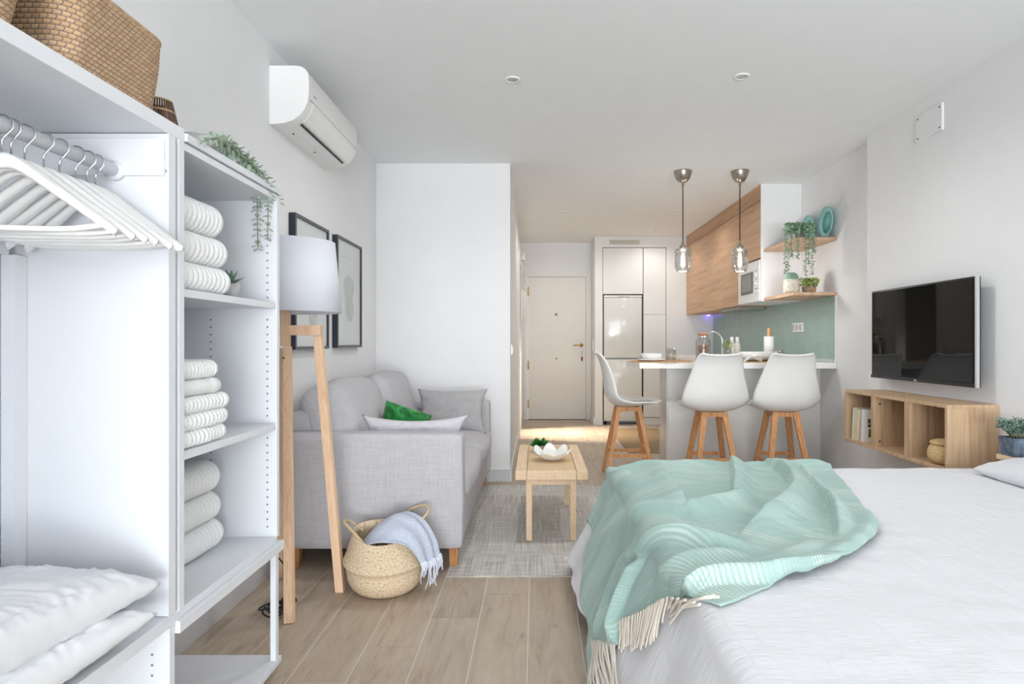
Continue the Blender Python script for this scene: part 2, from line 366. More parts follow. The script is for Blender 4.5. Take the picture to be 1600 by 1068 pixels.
# ------------------------------------------------------------------ room shell
XL, XR, XR2, H = -1.27, 2.28, 2.37, 2.52
struct('floor', MB().box(XL - 1.2, XR2 + .1, -5.6, 9.1, -0.10, -0.0012), GROUT)
FL = bpy.data.objects['floor']
for k in range(-8, 13):
    x0 = -0.031 + 0.1955 * k; x1 = x0 + 0.1955
    if x1 < XL or x0 > XR2: continue
    a, b_ = max(x0, XL + .002) + .0016, min(x1, XR2 - .002) - .0016
    if b_ - a < .01: continue
    st = 2.73 + 0.234 * (k + 1); n0 = math.floor((-5.5 - st) / 1.17)
    for n in range(n0, n0 + 14):
        y0 = st + n * 1.17; y1 = y0 + 1.17
        y0, y1 = max(y0, -5.5) + .0013, min(y1, 8.98) - .0013
        if y1 - y0 < .03: continue
        if x0 < -0.25 and y0 > 5.0: continue
        m = MB().box(a, b_, y0, y1, -0.0011, 0.0)
        me = bpy.data.meshes.new('plank'); cx, cy = (a + b_) / 2, (y0 + y1) / 2
        me.from_pydata([tuple(p - Vector((cx, cy, 0))) for p in m.v], [], m.f); me.materials.append(PLANK)
        o = bpy.data.objects.new('plank', me); C.objects.link(o); o.parent = FL; o.location = (cx, cy, 0)
struct('ceiling', MB().box(XL - 1.2, XR2 + .1, -5.6, 9.1, H, H + .1), CEIL)
struct('wall_left', MB().box(XL - .12, XL, -5.6, 4.95, 0, H), WALL)
DN = 4.95
struct('wall_nook', MB().box(XL - .12, -0.208, DN, DN + .12, 0, H), WALL)
DY0, DY1 = 7.15, 7.95
mb = MB().box(-.308, -.208, DN + .12, DY0, 0, H).box(-.308, -.208, DY1, 9.0, 0, H).box(-.308, -.208, DY0, DY1, 2.05, H)
struct('wall_corridor', mb, WALL)
mb = MB().box(-1.5, -.308, 6.6, 6.7, 0, H).box(-1.5, -.308, 8.6, 8.7, 0, H).box(-1.6, -1.5, 6.6, 8.7, 0, H)
struct('wall_bathroom', mb, WALL)
struct('trim_1', MB().box(-.208, -.19, DY0 - .08, DY0, 0, 2.05).box(-.208, -.19, DY1, DY1 + .08, 0, 2.05).box(-.208, -.19, DY0 - .08, DY1 + .08, 2.05, 2.13), DOORW)
struct('wall_right', MB().box(XR, XR + .2, -5.6, 4.3, 0, H), WALL)
struct('wall_kitchen_side', MB().box(XR2, XR2 + .11, 4.3, 9.0, 0, H), WALL)
DD = 8.9
struct('wall_far', MB().box(-.4, -.14, DD, DD + .1, 0, H).box(.74, .9, DD, DD + .1, 0, H).box(-.14, .74, DD, DD + .1, 2.06, H), WALL)
DK = 8.36
struct('wall_kitchen', MB().box(.786, .888, DK, DD, 0, H).box(.888, 1.741, DK, DD, 2.375, H).box(1.741, XR2, DK, DD, 0, H), KITW)
# unseen wall set far back, its opening invented to spread the daylight evenly
struct('wall_back', MB().box(XL, -1.05, -5.6, -5.5, 0, H).box(2.15, XR, -5.6, -5.5, 0, H).box(-1.05, 2.15, -5.6, -5.5, 2.42, H), WALL)
wf = struct('invented_window', MB().box(-1.05, -1.0, -5.58, -5.52, 0, 2.42).box(2.1, 2.15, -5.58, -5.52, 0, 2.42).box(-1.05, 2.15, -5.58, -5.52, 2.37, 2.42).box(-1.05, 2.15, -5.58, -5.52, 0, .05), WHITE)  # frame of the invented opening
struct('baseboard_left', MB().box(XL, XL + .012, -5.5, DN, 0, .105), BASEB)
struct('baseboard_nook', MB().box(XL + .012, -.208, DN - .012, DN, 0, .095), BASEB)
struct('baseboard_corridor', MB().box(-.208, -.196, DN - .012, DY0 - .08, 0, .095).box(-.208, -.196, DY1 + .08, DD, 0, .095), DOORW)
struct('baseboard_far', MB().box(.764, .786, DK - .012, DD, 0, .095).box(.786, .888, DK - .012, DK, 0, .095), KITW)
struct('baseboard_right', MB().box(XR - .012, XR, -5.5, 4.3, 0, .09).box(XR2 - .012, XR2, 4.3, 5.18, 0, .09), BASEB)

# front door
d = struct('door_1', MB().box(-.118, .704, DD + .005, DD + .045, .008, 2.035), DOORW)
obj('door_frame', MB().box(-.18, -.122, DD - .02, DD + .09, 0, 2.09, .004).box(.708, .80 - .015, DD - .02, DD + .09, 0, 2.09, .004).box(-.122, .708, DD - .02, DD + .09, 2.04, 2.09), DOORW, d)
obj('threshold', MB().box(-.118, .704, DD - .005, DD + .05, 0, .007), DARK, d)
h = at(905, 539, DD)
obj('door_handle', MB().tube([(h.x + .03, DD, h.z), (h.x + .03, DD - .05, h.z), (h.x - .09, DD - .055, h.z - .004)], .009).lathe([(.0, 0), (.024, 0), (.024, .012), (0, .012)], (0, 0, 0), 16).v and MB().tube([(h.x + .03, DD + .004, h.z), (h.x + .03, DD - .05, h.z), (h.x + .0, DD - .055, h.z), (h.x - .09, DD - .055, h.z - .004)], .009).tube([(h.x + .03, DD + .005, h.z), (h.x + .03, DD - .01, h.z)], .026, 16), BRASS, d, 'brass lever handle')
for py in (455, 570, 630):
    p = at(825.5, py, DD); obj('hinge', MB().tube([(p.x, DD - .004, p.z - .06), (p.x, DD - .004, p.z + .06)], .008), BRASS, d)
p = at(869, 491, DD); obj('peephole', MB().tube([(p.x, DD + .005, p.z), (p.x, DD - .012, p.z)], .018, 14), BRASS, d)
p = at(869, 560, DD); obj('bolt_cover', MB().tube([(p.x, DD + .005, p.z), (p.x, DD - .006, p.z)], .012, 12), STEEL, d)
p = at(909, 549, DD)
kt = thing('door_keys', (p.x, DD - .02, p.z), 'small bunch of keys with red tag hanging from the front door lock', 'keys')
obj('key', MB().tube([(p.x, DD + .005, p.z), (p.x, DD - .03, p.z)], .006).tube([(p.x, DD - .03, p.z), (p.x, DD - .03, p.z - .08)], .003), CHROME, kt)
obj('key_tag', MB().box(p.x - .012, p.x + .012, DD - .036, DD - .028, p.z - .13, p.z - .075, .002), plain('red_tag', (130, 40, 36)), kt, 'dark red tag')
# intercom, sensor, switches
mb = MB().box(-.208, -.172, 8.28, 8.42, 1.39, 1.80, .012, 3)
it = obj('wall_intercom', mb, DOORW, None, 'cream door intercom handset on corridor wall left of the front door', 'intercom')
obj('handset', MB().box(-.172, -.14, 8.30, 8.36, 1.42, 1.78, .012, 3), DOORW, it)
obj('alarm_sensor', MB().box(-.208, -.15, 8.45, 8.52, 2.22, 2.33, .01, 2), WHITE2, None, 'small white alarm sensor high on corridor wall near door top', 'sensor')
def switch(name, x0, x1, y0, y1, z0, z1, label, fx):
    o = obj(name, MB().box(x0, x1, y0, y1, z0, z1, .002), WHITE2, None, label, 'switch'); return o
p = at(799.5, 551, 5.05)
s = obj('light_switch', MB().box(-.208, -.196, 5.08, 5.165, 1.0, 1.085, .002), WHITE2, None, 'white light switch on corridor side of the nook wall', 'switch')
obj('rocker', MB().box(-.196, -.191, 5.095, 5.15, 1.015, 1.07, .001), WHITE2, s)
s = obj('light_switch', MB().box(.774, .786, 8.5, 8.58, .98, 1.14, .002), WHITE2, None, 'narrow white double light switch right of the front door frame', 'switch')
obj('rocker', MB().box(.769, .774, 8.515, 8.565, 1.0, 1.12, .001), WHITE2, s)

# downlights
spots = [(801, 124, 'recessed ceiling spotlight over the sofa side of the room, nearest left', .042), (1159, 119, 'recessed tilted ceiling spotlight over the bed, nearest right', .042),
         (879, 331, 'small recessed downlight on corridor ceiling, nearer left', .04), (1057, 329, 'small recessed downlight beside the left pendant cord', .04),
         (874, 360, 'small recessed downlight just above front door, farthest left', .04), (1025, 360, 'small recessed downlight in front of the tall white cabinets', .04)]
for px, py, lab, r in spots:
    D = (H - EYE) * F / (VY - py); p = at(px, py, D)
    t = thing('ceiling_spotlight', (p.x, D, H), lab, 'spotlight')
    obj('rim', MB().lathe([(r * .68, -.002), (r * .75, -.006), (r, -.006), (r, 0)], (p.x, D, H), 24), WHITE2, t)
    obj('lamp_face', MB().lathe([(0, -.001), (r * .66, -.002), (r * .7, 0)], (p.x, D, H), 20), plain('spot_lens', (200, 202, 204), .2), t)
    if True:
        l = bpy.data.lights.new('downlight', 'SPOT'); l.energy = 10 if py > 300 else 20; l.color = (1, .97, .93) if py > 300 else (1, .99, .98); l.spot_size = math.radians(164); l.spot_blend = .7; l.shadow_soft_size = .04
        o = bpy.data.objects.new('downlight', l); C.objects.link(o); o.location = (p.x, D, H - .02)

# ------------------------------------------------------------------ kitchen tall units
ft = thing('fridge', (1.16, 8.4, 0), 'tall white fridge freezer in niche beside white larder cupboard', 'fridge')
obj('body', MB().box(.905, 1.415, DK + .06, DD, .04, 1.735), FRIDGE, ft)
obj('upper_door', MB().box(.905, 1.415, DK, DK + .055, .895, 1.70, .008, 2), FRIDGE, ft)
obj('lower_door', MB().box(.905, 1.415, DK, DK + .055, .05, .875, .008, 2), FRIDGE, ft)
obj('control_strip', MB().box(.905, 1.415, DK + .002, DK + .055, 1.705, 1.735, .003), FRIDGE, ft)
for i in range(3):
    obj('indicator', MB().box(1.11 + i * .05, 1.135 + i * .05, DK, DK + .004, 1.716, 1.723), plain('grey_mark', (120, 120, 122)), ft)
obj('emblem', MB().box(1.145, 1.185, DK - .002, DK, 1.575, 1.595), plain('pale_emblem', (246, 246, 246), .3), ft)
obj('foot', MB().tube([(.93, DK + .05, 0), (.93, DK + .05, .05)], .018), BLACK, ft); obj('foot', MB().tube([(1.39, DK + .05, 0), (1.39, DK + .05, .05)], .018), BLACK, ft)
def tall(name, x0, x1, doors, lab, z0, z1):
    t = thing(name, ((x0 + x1) / 2, DK + .25, z0), lab, 'cabinet')
    obj('carcass', MB().box(x0 + .001, x1 - .001, DK + .022, DD - .002, z0, z1), DARK if False else KITW, t)
    for a, b in doors: obj('door', MB().box(x0 + .003, x1 - .003, DK, DK + .02, a + .003, b - .003, .0015), KITW, t)
    return t
tall('top_cabinet', .892, 1.43, [(1.75, 2.37)], 'handleless white cupboard above the fridge', 1.75, 2.37)
lt = tall('larder_cabinet', 1.434, 1.738, [(.10, 1.477), (1.477, 2.37)], 'tall narrow white larder cupboard right of the fridge', .0, 2.37)
obj('plinth', MB().box(1.436, 1.736, DK + .012, DK + .022, 0, .095), KITW, lt)
obj('niche_lining', MB().box(.889, .900, DK + .03, DD, 0, 1.745).box(1.42, 1.432, DK + .03, DD, 0, 1.745).box(.9, 1.42, DK + .03, DD, 1.738, 1.748), DARK, ft)
v = thing('air_vent', (1.18, DK, 2.42), 'long narrow grey air grille above the white tall cupboards', 'vent')
obj('frame', MB().box(.975, 1.385, DK - .008, DK, 2.415, 2.475), plain('vent_grey', (214, 210, 202), .6), v)
for i in range(5): obj('slat', MB().box(.985, 1.375, DK - .012, DK - .006, 2.422 + i * .0102, 2.427 + i * .0102), plain('vent_slat', (190, 186, 178), .6), v)

# upper oak cabinets
XU, DU, ZU = 2.01, 5.57, 1.47
t = thing('wall_cabinet', (2.19, 7, ZU), 'long oak-fronted kitchen wall cupboards running up to the ceiling', 'cabinet')
obj('carcass', MB().box(XU + .02, XR2 - .001, DU + .02, 6.18, 1.86, 2.519).box(XU + .02, XR2 - .001, 6.18, DK - .001, ZU, 2.519), OAKK, t)
obj('filler_panel', MB().box(XU, XU + .018, DU + .02, DK, 2.383, 2.519), OAKK, t)
obj('door', MB().box(XU, XU + .018, DU + .02, 6.178, 1.865, 2.378, .001), OAKK, t)
for a, b in ((6.181, 6.905), (6.908, 7.63), (7.633, DK)): obj('door', MB().box(XU, XU + .018, a, b, ZU, 2.378, .001), OAKK, t)
obj('end_panel', MB().box(XU - .002, XR2 - .001, DU, DU + .018, ZU, 2.519), WALL, t, 'white end panel')
t = thing('microwave', (2.19, 5.87, ZU), 'white built-in microwave with grey window at end of oak cupboards', 'microwave')
obj('housing', MB().box(XU + .004, XR2 - .002, DU + .02, 6.178, ZU, 1.845), KITW, t)
obj('front_panel', MB().box(XU - .012, XU + .004, DU + .022, 6.175, ZU + .004, 1.845, .003), FRIDGE, t)
obj('window_frame', MB().box(XU - .016, XU - .011, 5.755, 6.085, 1.555, 1.755, .002), plain('dark_grey_bezel', (70, 70, 66), .25), t)
obj('window_glass', MB().box(XU - .0175, XU - .0155, 5.785, 6.05, 1.58, 1.735), plain('grey_window', (120, 120, 112), .15), t)
for z in (1.735, 1.655): obj('control_knob', MB().tube([(XU - .012, 5.665, z - .02), (XU - .03, 5.665, z - .02)], .018, 14), FRIDGE, t)
for ya, yb, za in ((5.64, 5.70, 1.752), (5.64, 5.69, 1.672), (5.62, 5.72, 1.588)): obj('control_mark', MB().box(XU - .0135, XU - .012, ya, yb, za, za + .004), DARK, t)
obj('emblem', MB().box(XU - .0135, XU - .012, 5.93, 5.99, 1.79, 1.80), DARK, t)
obj('door_button', MB().box(XU - .016, XU - .012, 5.62, 5.71, 1.55, 1.58, .001), FRIDGE, t)
t = obj('extractor_hood', MB().box(2.06, 2.34, 6.4, 6.95, 1.44, ZU, .004), plain('hood_grey', (150, 152, 148), .3, .6), None, 'slim grey extractor hood under the oak wall cupboards', 'hood')
obj('led_strip', MB().box(2.28, 2.30, 8.26, 8.34, 1.455, 1.469), LED, None, 'tiny blue light under far corner of oak cupboards', 'light')

# shelves
for z0, z1, lab in ((1.907, 1.931, 'upper oak wall shelf carrying aqua plates and trailing plant'), (1.474, 1.499, 'lower oak wall shelf beside microwave, with jar and small plant')):
    obj('wall_shelf', MB().box(2.03, XR2, 4.92, DU - .001, z0, z1, .001), SHELFO, None, lab, 'shelf', origin=(2.2, 5.2, z0))
def plate(name, cy, dia, lab):
    zc = 1.931 + dia / 2; xw = XR2 - .012
    r = dia / 2; lean = .045
    def fn(p, a, t):
        x, y, z = p; q = Vector((-z, x, y)); M = Matrix.Rotation(lean, 3, 'Y'); q = M @ q
        return q
    t = thing(name, (xw - .04, cy, 1.931), lab, 'plate')
    ctr = (xw - lean * r * 0.9 - .01, cy, zc)
    obj('rim', MB().lathe([(r * .62, .002), (r * .66, .006), (r, .018), (r, .022), (r * .64, .012), (r * .62, .006)], ctr, 40, fn=fn), MINTC, t)
    obj('well', MB().lathe([(0, 0), (r * .60, 0), (r * .62, .002), (r * .62, .006), (0, .004)], ctr, 40, fn=fn), MINTP, t)
plate('aqua_plate', 5.02, .262, 'large aqua ceramic plate standing on upper shelf, right one')
plate('aqua_plate', 5.36, .262, 'aqua plate at back of upper shelf partly behind trailing plant')

def leaf(mb, p, d, L, W, n=None, curl=.15):
    d = Vector(d).normalized(); n = Vector(n) if n else Vector((random.uniform(-1, 1), random.uniform(-1, 1), random.uniform(.2, 1)))
    s = d.cross(n)
    if s.length < 1e-3: s = Vector((1, 0, 0))
    s.normalize(); u = s.cross(d); p = Vector(p)
    vs = [p, p + d * L * .35 + s * W * .45 + u * L * curl * .3, p + d * L * .7 + s * W * .42, p + d * L - u * L * curl, p + d * L * .7 - s * W * .42, p + d * L * .35 - s * W * .45 + u * L * curl * .3, p + d * L * .5 - u * W * .12]
    mb.add(vs, [(0, 1, 6), (1, 2, 6), (2, 3, 6), (3, 4, 6), (4, 5, 6), (5, 0, 6)], True)
def pot(parent, c, r1, r2, h, mat, square=False, n=28, name='pot'):
    if square:
        mb = MB(); k = 1.0
        mb.lathe([(0, 0), (r1, 0), (r2, h), (r2 * .88, h), (r1 * .85, h * .6), (0, h * .6)], c, 4)
        mb.v = [Vector(c) + Matrix.Rotation(PI / 4, 3, 'Z') @ (p - Vector(c)) for p in mb.v]; mb.smooth = [False] * len(mb.f)
    else:
        mb = MB().lathe([(0, 0), (r1, 0), (r1 + (r2 - r1) * .5, h * .5), (r2, h), (r2 * .9, h), (r2 * .86, h * .8), (0, h * .8)], c, n)
    return obj(name, mb, mat, parent)
# trailing plant on upper shelf
c = at(1250, 370, 5.04); c.z = 1.9315
t = thing('trailing_plant', c, 'trailing green plant in small grey pot spilling over upper shelf', 'plant')
pot(t, c, .032, .042, .07, plain('pot_dark_grey', (128, 134, 130), .8)); mb = MB(); vm = MB()
for i in range(300):
    a = random.uniform(0, 2 * PI); r = random.uniform(0, .09); p = c + Vector((r * math.cos(a), r * math.sin(a) * .7, .055 + random.uniform(0, .09) * (1 - r / .12)))
    leaf(mb, p, (math.cos(a), math.sin(a), random.uniform(-.3, .8)), random.uniform(.02, .034), .018)
for px, bot, jx in ((1227, 425, 5), (1231, 424, 4), (1236, 400, 4), (1247, 402, 2), (1259, 428, 4), (1264, 412, 4), (1269, 428, 4), (1272, 395, 3)):
    D = 4.88 if px > 1238 else 4.93; a = c + Vector((0, -.02, .07)); e = at(px, bot, D); mid = at(px, 352, D)
    pts = catmull([a, (a + mid) / 2 + Vector((0, 0, .03)), mid, (mid + e) / 2, e], 40); vm.tube(pts, .0015, 4)
    for p in pts[6:]:
        for q in range(3):
            leaf(mb, p, (random.uniform(-1, 1), random.uniform(-1, .6), random.uniform(-.8, .3)), random.uniform(.016, .026), .013)
obj('foliage', mb, LEAF3, t, kind='stuff'); obj('vine', vm, STEM, t)
# ceramic jar & small plant
c = at(1236.5, 457, 5.09); c.z = 1.499
t = thing('ceramic_jar', c, 'cream patterned ceramic jar with sage green shoulder on lower shelf', 'jar')
JARM = plain('cream_pattern', (214, 204, 188), .4, var=22, nscale=45)
obj('body', MB().lathe([(0, 0), (.058, 0), (.064, .03), (.063, .09), (.057, .115)], c, 32), JARM, t)
obj('shoulder', MB().lathe([(.057, .115), (.053, .14), (.046, .158), (.028, .17), (0, .172)], c, 32), plain('sage_glaze', (128, 160, 140), .35, var=5), t, 'sage green glazed shoulder')
c = at(1264, 456, 5.09); c.z = 1.499
t = thing('small_potted_plant', c, 'small lime green plant in brown pot on lower shelf', 'plant')
pot(t, c, .048, .055, .055, POTT); mb = MB()
for i in range(240):
    a = random.uniform(0, 2 * PI); r = random.uniform(0, .065); p = c + Vector((r * math.cos(a), r * math.sin(a), .05 + random.uniform(0, .06)))
    leaf(mb, p, (math.cos(a) * .6, math.sin(a) * .6, 1), random.uniform(.02, .032), .013)
obj('foliage', mb, LEAF4, t, kind='stuff')

# penny tile backsplash
bs = thing('tile_backsplash', (XR2 - .004, 6.6, .96), 'mint green penny tile backsplash with scalloped edge on kitchen wall', 'backsplash')
obj('backing', MB().box(XR2 - .004, XR2 - .0005, 4.945, DK - .001, .942, 1.474), plain('tile_grout', (206, 216, 210), .8, var=1), bs)
vs, fs = [], []; n = 0; R_ = .0103; pitch = .0218
mt = MB()
for r in range(27):
    z = .975 + r * .0188
    if z > 1.466: break
    j = 0
    while True:
        y = 4.935 + (pitch * .5 if r % 2 else 0) + j * pitch; j += 1
        if y > 8.34: break
        o = len(mt.v)
        rim = [Vector((XR2 - .0075, y + R_ * math.cos(PI / 3 * k + PI / 6), z + R_ * math.sin(PI / 3 * k + PI / 6))) for k in range(6)]
        bot = [p + Vector((.0038, 0, 0)) for p in rim]
        mt.v += rim + bot; mt.f.append([o + k for k in range(6)]); mt.f += [[o + k, o + (k + 1) % 6, o + 6 + (k + 1) % 6, o + 6 + k] for k in range(6)]
mt.smooth = [False] * len(mt.f); mt.uv = [None] * len(mt.f)
obj('tiles', mt, plain('mint_glaze', (172, 196, 189), .22, var=4, nscale=9), bs, kind='stuff', fix=False)
so = obj('wall_socket', MB().box(XR2 - .020, XR2 - .007, 5.51, 5.73, 1.195, 1.28, .003), WHITE2, None, 'white triple wall socket on mint tiled backsplash', 'socket')
for i in range(3):
    y = 5.548 + i * .072
    obj('outlet', MB().tube([(XR2 - .019, y, 1.237), (XR2 - .0225, y, 1.237)], .027, 18), plain('socket_grey', (206, 206, 206), .4), so)  # outlet discs slightly greyer than the socket plate

# ------------------------------------------------------------------ peninsula and counter
ZC = .941
t = thing('kitchen_peninsula', (1.7, 5.4, 0), 'white panelled breakfast peninsula base under the counter', 'cabinet')
obj('body', MB().box(1.10, XR2 - .001, 5.22, 5.49, .1, ZC - .047), WHITE, t)
obj('front_panel', MB().box(1.10, XR2 - .002, 5.20, 5.219, .1, ZC - .047), CERAM, t)
obj('side_panel', MB().box(1.085, 1.099, 5.20, 5.49, 0, ZC - .047), KITW, t)
obj('plinth', MB().box(1.12, XR2 - .014, 5.27, 5.44, 0, .099), DARK, t)
t = thing('base_cabinets', (2.07, 7, 0), 'white base cupboards behind the peninsula under kitchen counter', 'cabinet')
obj('carcass', MB().box(1.79, XR2 - .001, 5.50, DK - .001, .1, ZC - .047), KITW, t)
for i in range(4): obj('door', MB().box(1.77, 1.789, 5.502 + i * .71, 5.502 + i * .71 + .706, .103, ZC - .05), KITW, t)
obj('plinth', MB().box(1.83, XR2 - .002, 5.50, DK - .001, 0, .099), KITW, t)
obj('counter_top', MB().box(.813, XR2 - .001, 4.92, 5.62, ZC - .046, ZC, .002).box(1.75, XR2 - .001, 5.62, DK - .001, ZC - .046, ZC), CERAM, None, 'white L-shaped kitchen counter top above the peninsula', 'counter', origin=(1.6, 5.3, ZC))
obj('wall_trim', MB().box(XR2 - .012, XR2 - .001, 4.918, 4.93, ZC, 1.474), WHITE2, None, 'thin white edge strip at near end of the tiled backsplash', 'trim')
# placemats
for cx, lab in ((1.03, 'round straw placemat under bowl at left end of counter'), (1.86, 'round straw placemat under large white bowl on counter')):
    c = Vector((cx, 5.16 if cx < 1.2 else 5.12, ZC))
    R0 = .26 if cx < 1.2 else .2
    prof = [(0.001, .004)] + [(R0 * i / 40, .006 + .0022 * (i % 2)) for i in range(1, 40)] + [(R0, .003), (R0, 0.0), (.001, 0.0)]
    obj('placemat', MB().lathe(prof, c, 56), PMAT, None, lab, 'placemat', origin=c)
ZP = ZC + .0085
def bowl(name, c, r, h, lab, mat=CERAM, cat='bowl'):
    pr = [(0, 0), (r * .5, 0), (r * .85, h * .35), (r, h), (r * .965, h), (r * .8, h * .42), (r * .45, h * .12), (0, h * .1)]
    return obj(name, MB().lathe(pr, c, 40), mat, None, lab, cat, origin=c)
c = at(1018, 560, 5.12); c.z = ZP
bowl('dinner_plate', c, .125, .018, 'white dinner plate under bowl at left end of counter', cat='plate')
bowl('cereal_bowl', (c.x, c.y, ZP + .004), .09, .058, 'white bowl stacked on plate at left end of counter')
def tumbler(c, r, h, lab):
    obj('glass_tumbler', MB().lathe([(0, 0), (r * .9, 0), (r, h), (r * .95, h), (r * .85, .008), (0, .008)], c, 28), GLASS, None, lab, 'glass', origin=c)
c = at(1048.5, 567, 5.0); c.z = ZP; tumbler(c, .04, .105, 'clear glass tumbler beside bowl on left placemat')
for dx, lab in ((0, 'fork with pale handle on left placemat beside tumbler'), (.035, 'knife with pale handle on left placemat, farther from tumbler')):
    a = at(1062, 563, 5.08); a.z = ZP + .003
    obj('cutlery', MB().bar(a + Vector((0, dx, 0)), a + Vector((.09, dx + .03, 0)), .016, .01, .004, .004).bar(a + Vector((.09, dx + .03, 0)), a + Vector((.17, dx + .05, .0)), .01, .018, .002, .002), SHELFO, None, lab, 'cutlery', origin=a)
c = at(1098.5, 550, 5.40); c.z = ZC
t = thing('pasta_jar', c, 'tall glass jar of dried pasta with cork lid on counter', 'jar')
obj('glass_body', MB().lathe([(0, 0), (.062, 0), (.064, .01), (.064, .16), (.055, .185), (.042, .2), (.042, .225), (.039, .225), (.039, .2), (.052, .183), (.061, .16), (.061, .012), (0, .012)], c, 36), GLASS, t)
obj('lid', MB().lathe([(0, .222), (.044, .222), (.044, .24), (0, .24)], c, 28), CORK, t)
mb = MB()
for i in range(260):
    a = random.uniform(0, 2 * PI); r = .05 * math.sqrt(random.random()); p = c + Vector((r * math.cos(a), r * math.sin(a), random.uniform(.02, .135)))
    q = Vector((random.uniform(-1, 1), random.uniform(-1, 1), random.uniform(-.6, 1.2))).normalized() * .009; mb.bar(p - q, p + q, .009)
obj('pasta', mb, CORK, t, kind='stuff')
p0 = at(1128.5, 556, 5.55); p0.z = ZC
t = thing('kitchen_tap', p0, 'tall chrome arched kitchen tap behind the middle stool', 'tap')
arc = [p0 + Vector((0, 0, .0)), p0 + Vector((0, 0, .17))] + [p0 + Vector((-.08 + .08 * math.cos(a), 0, .17 + .085 * math.sin(a))) for a in [PI * k / 14 for k in range(1, 15)]] + [p0 + Vector((-.163, 0, .14))]
obj('spout', MB().tube(arc, .008, 10), CHROME, t); obj('tap_base', MB().lathe([(0, 0), (.024, 0), (.022, .04), (.012, .05), (0, .05)], p0, 20), CHROME, t)
obj('lever', MB().tube([p0 + Vector((.02, 0, .03)), p0 + Vector((.07, 0, .045))], .005), CHROME, t)
c = at(1137, 555, 5.75); c.z = ZC
t = thing('glass_vase', c, 'small glass vase with green sprigs beside the kitchen tap', 'vase')
obj('glass_body', MB().lathe([(0, 0), (.03, 0), (.034, .11), (.031, .11), (.027, .008), (0, .008)], c, 24), GLASS, t); mb = MB()
for i in range(60):
    a = random.uniform(0, 2 * PI); leaf(mb, c + Vector((random.uniform(-.03, .03), random.uniform(-.02, .02), random.uniform(.1, .17))), (math.cos(a), math.sin(a), .6), .03, .012)
mb.tube([c + Vector((0, 0, .01)), c + Vector((.005, 0, .15))], .002, 4)
obj('sprigs', mb, LEAF4, t)
for px, lab in ((1143.5, 'white soap dispenser bottle on counter, left of the pair'), (1152, 'white soap dispenser bottle on counter, right of the pair')):
    c = at(px, 552, 5.95); c.z = ZC
    t = thing('dispenser_bottle', c, lab, 'bottle')
    obj('bottle', MB().lathe([(0, 0), (.03, 0), (.031, .13), (.026, .15), (.016, .158), (0, .158)], c, 24), plain('cream_bottle', (232, 226, 216), .4), t)
    obj('pump_cap', MB().lathe([(0, .155), (.019, .155), (.016, .205), (.012, .215), (0, .215)], c, 18), CERAM, t)
a = at(1150, 549, 5.45); a.z = ZC + .055
t = thing('wooden_salad_servers', a, 'wooden salad servers resting in the large white bowl', 'utensils')
obj('spoon', MB().bar(a, a + Vector((.13, -.12, -.025)), .014, .010).lathe([(0, -.004), (.022, 0), (.026, .005), (0, .002)], a + Vector((-.012, .012, .0)), 14, fn=None), SHELFO, t)
obj('fork', MB().bar(a + Vector((.03, .02, .003)), a + Vector((.15, -.10, -.025)), .014, .010), SHELFO, t)
c = at(1184, 566, 5.14); c.z = ZP
bowl('salad_bowl', c, .15, .075, 'large white serving bowl on placemat between the two right stools')
mb = MB()
mb.grid(lambda u, v: Vector((c.x - .16 + .13 * u, 4.955 + .05 * v, ZP + .004 + .05 * math.sin(PI * u) * (1 - .5 * v) + .012 * math.sin(9 * u + 4 * v))), 20, 10)
nk = obj('napkin', mb, CERAM, None, 'folded white cloth napkin beside the large bowl on counter', 'napkin'); sm = nk.modifiers.new('s', 'SOLIDIFY'); sm.thickness = .004
c = at(1201.5, 552, 5.45); c.z = ZC
t = thing('paper_towel_holder', c, 'white paper towel roll on wooden holder beside tiled wall', 'paper towel')
obj('holder_base', MB().lathe([(0, 0), (.05, 0), (.05, .012), (0, .012)], c, 28), SHELFO, t); obj('rod', MB().tube([c + Vector((0, 0, .01)), c + Vector((0, 0, .285))], .014, 14), STOOLW, t)
obj('paper_roll', MB().lathe([(.018, .013), (.043, .013), (.043, .213), (.018, .213), (.018, .013)], c, 32), CERAM, t)
for px, D, lab in ((1214, 5.35, 'small clear glass right of paper towel roll, left of the pair'), (1220, 5.2, 'small clear glass behind right stool, right of the pair')):
    c = at(px, 555, D); c.z = ZC; tumbler(c, .03, .1, lab)

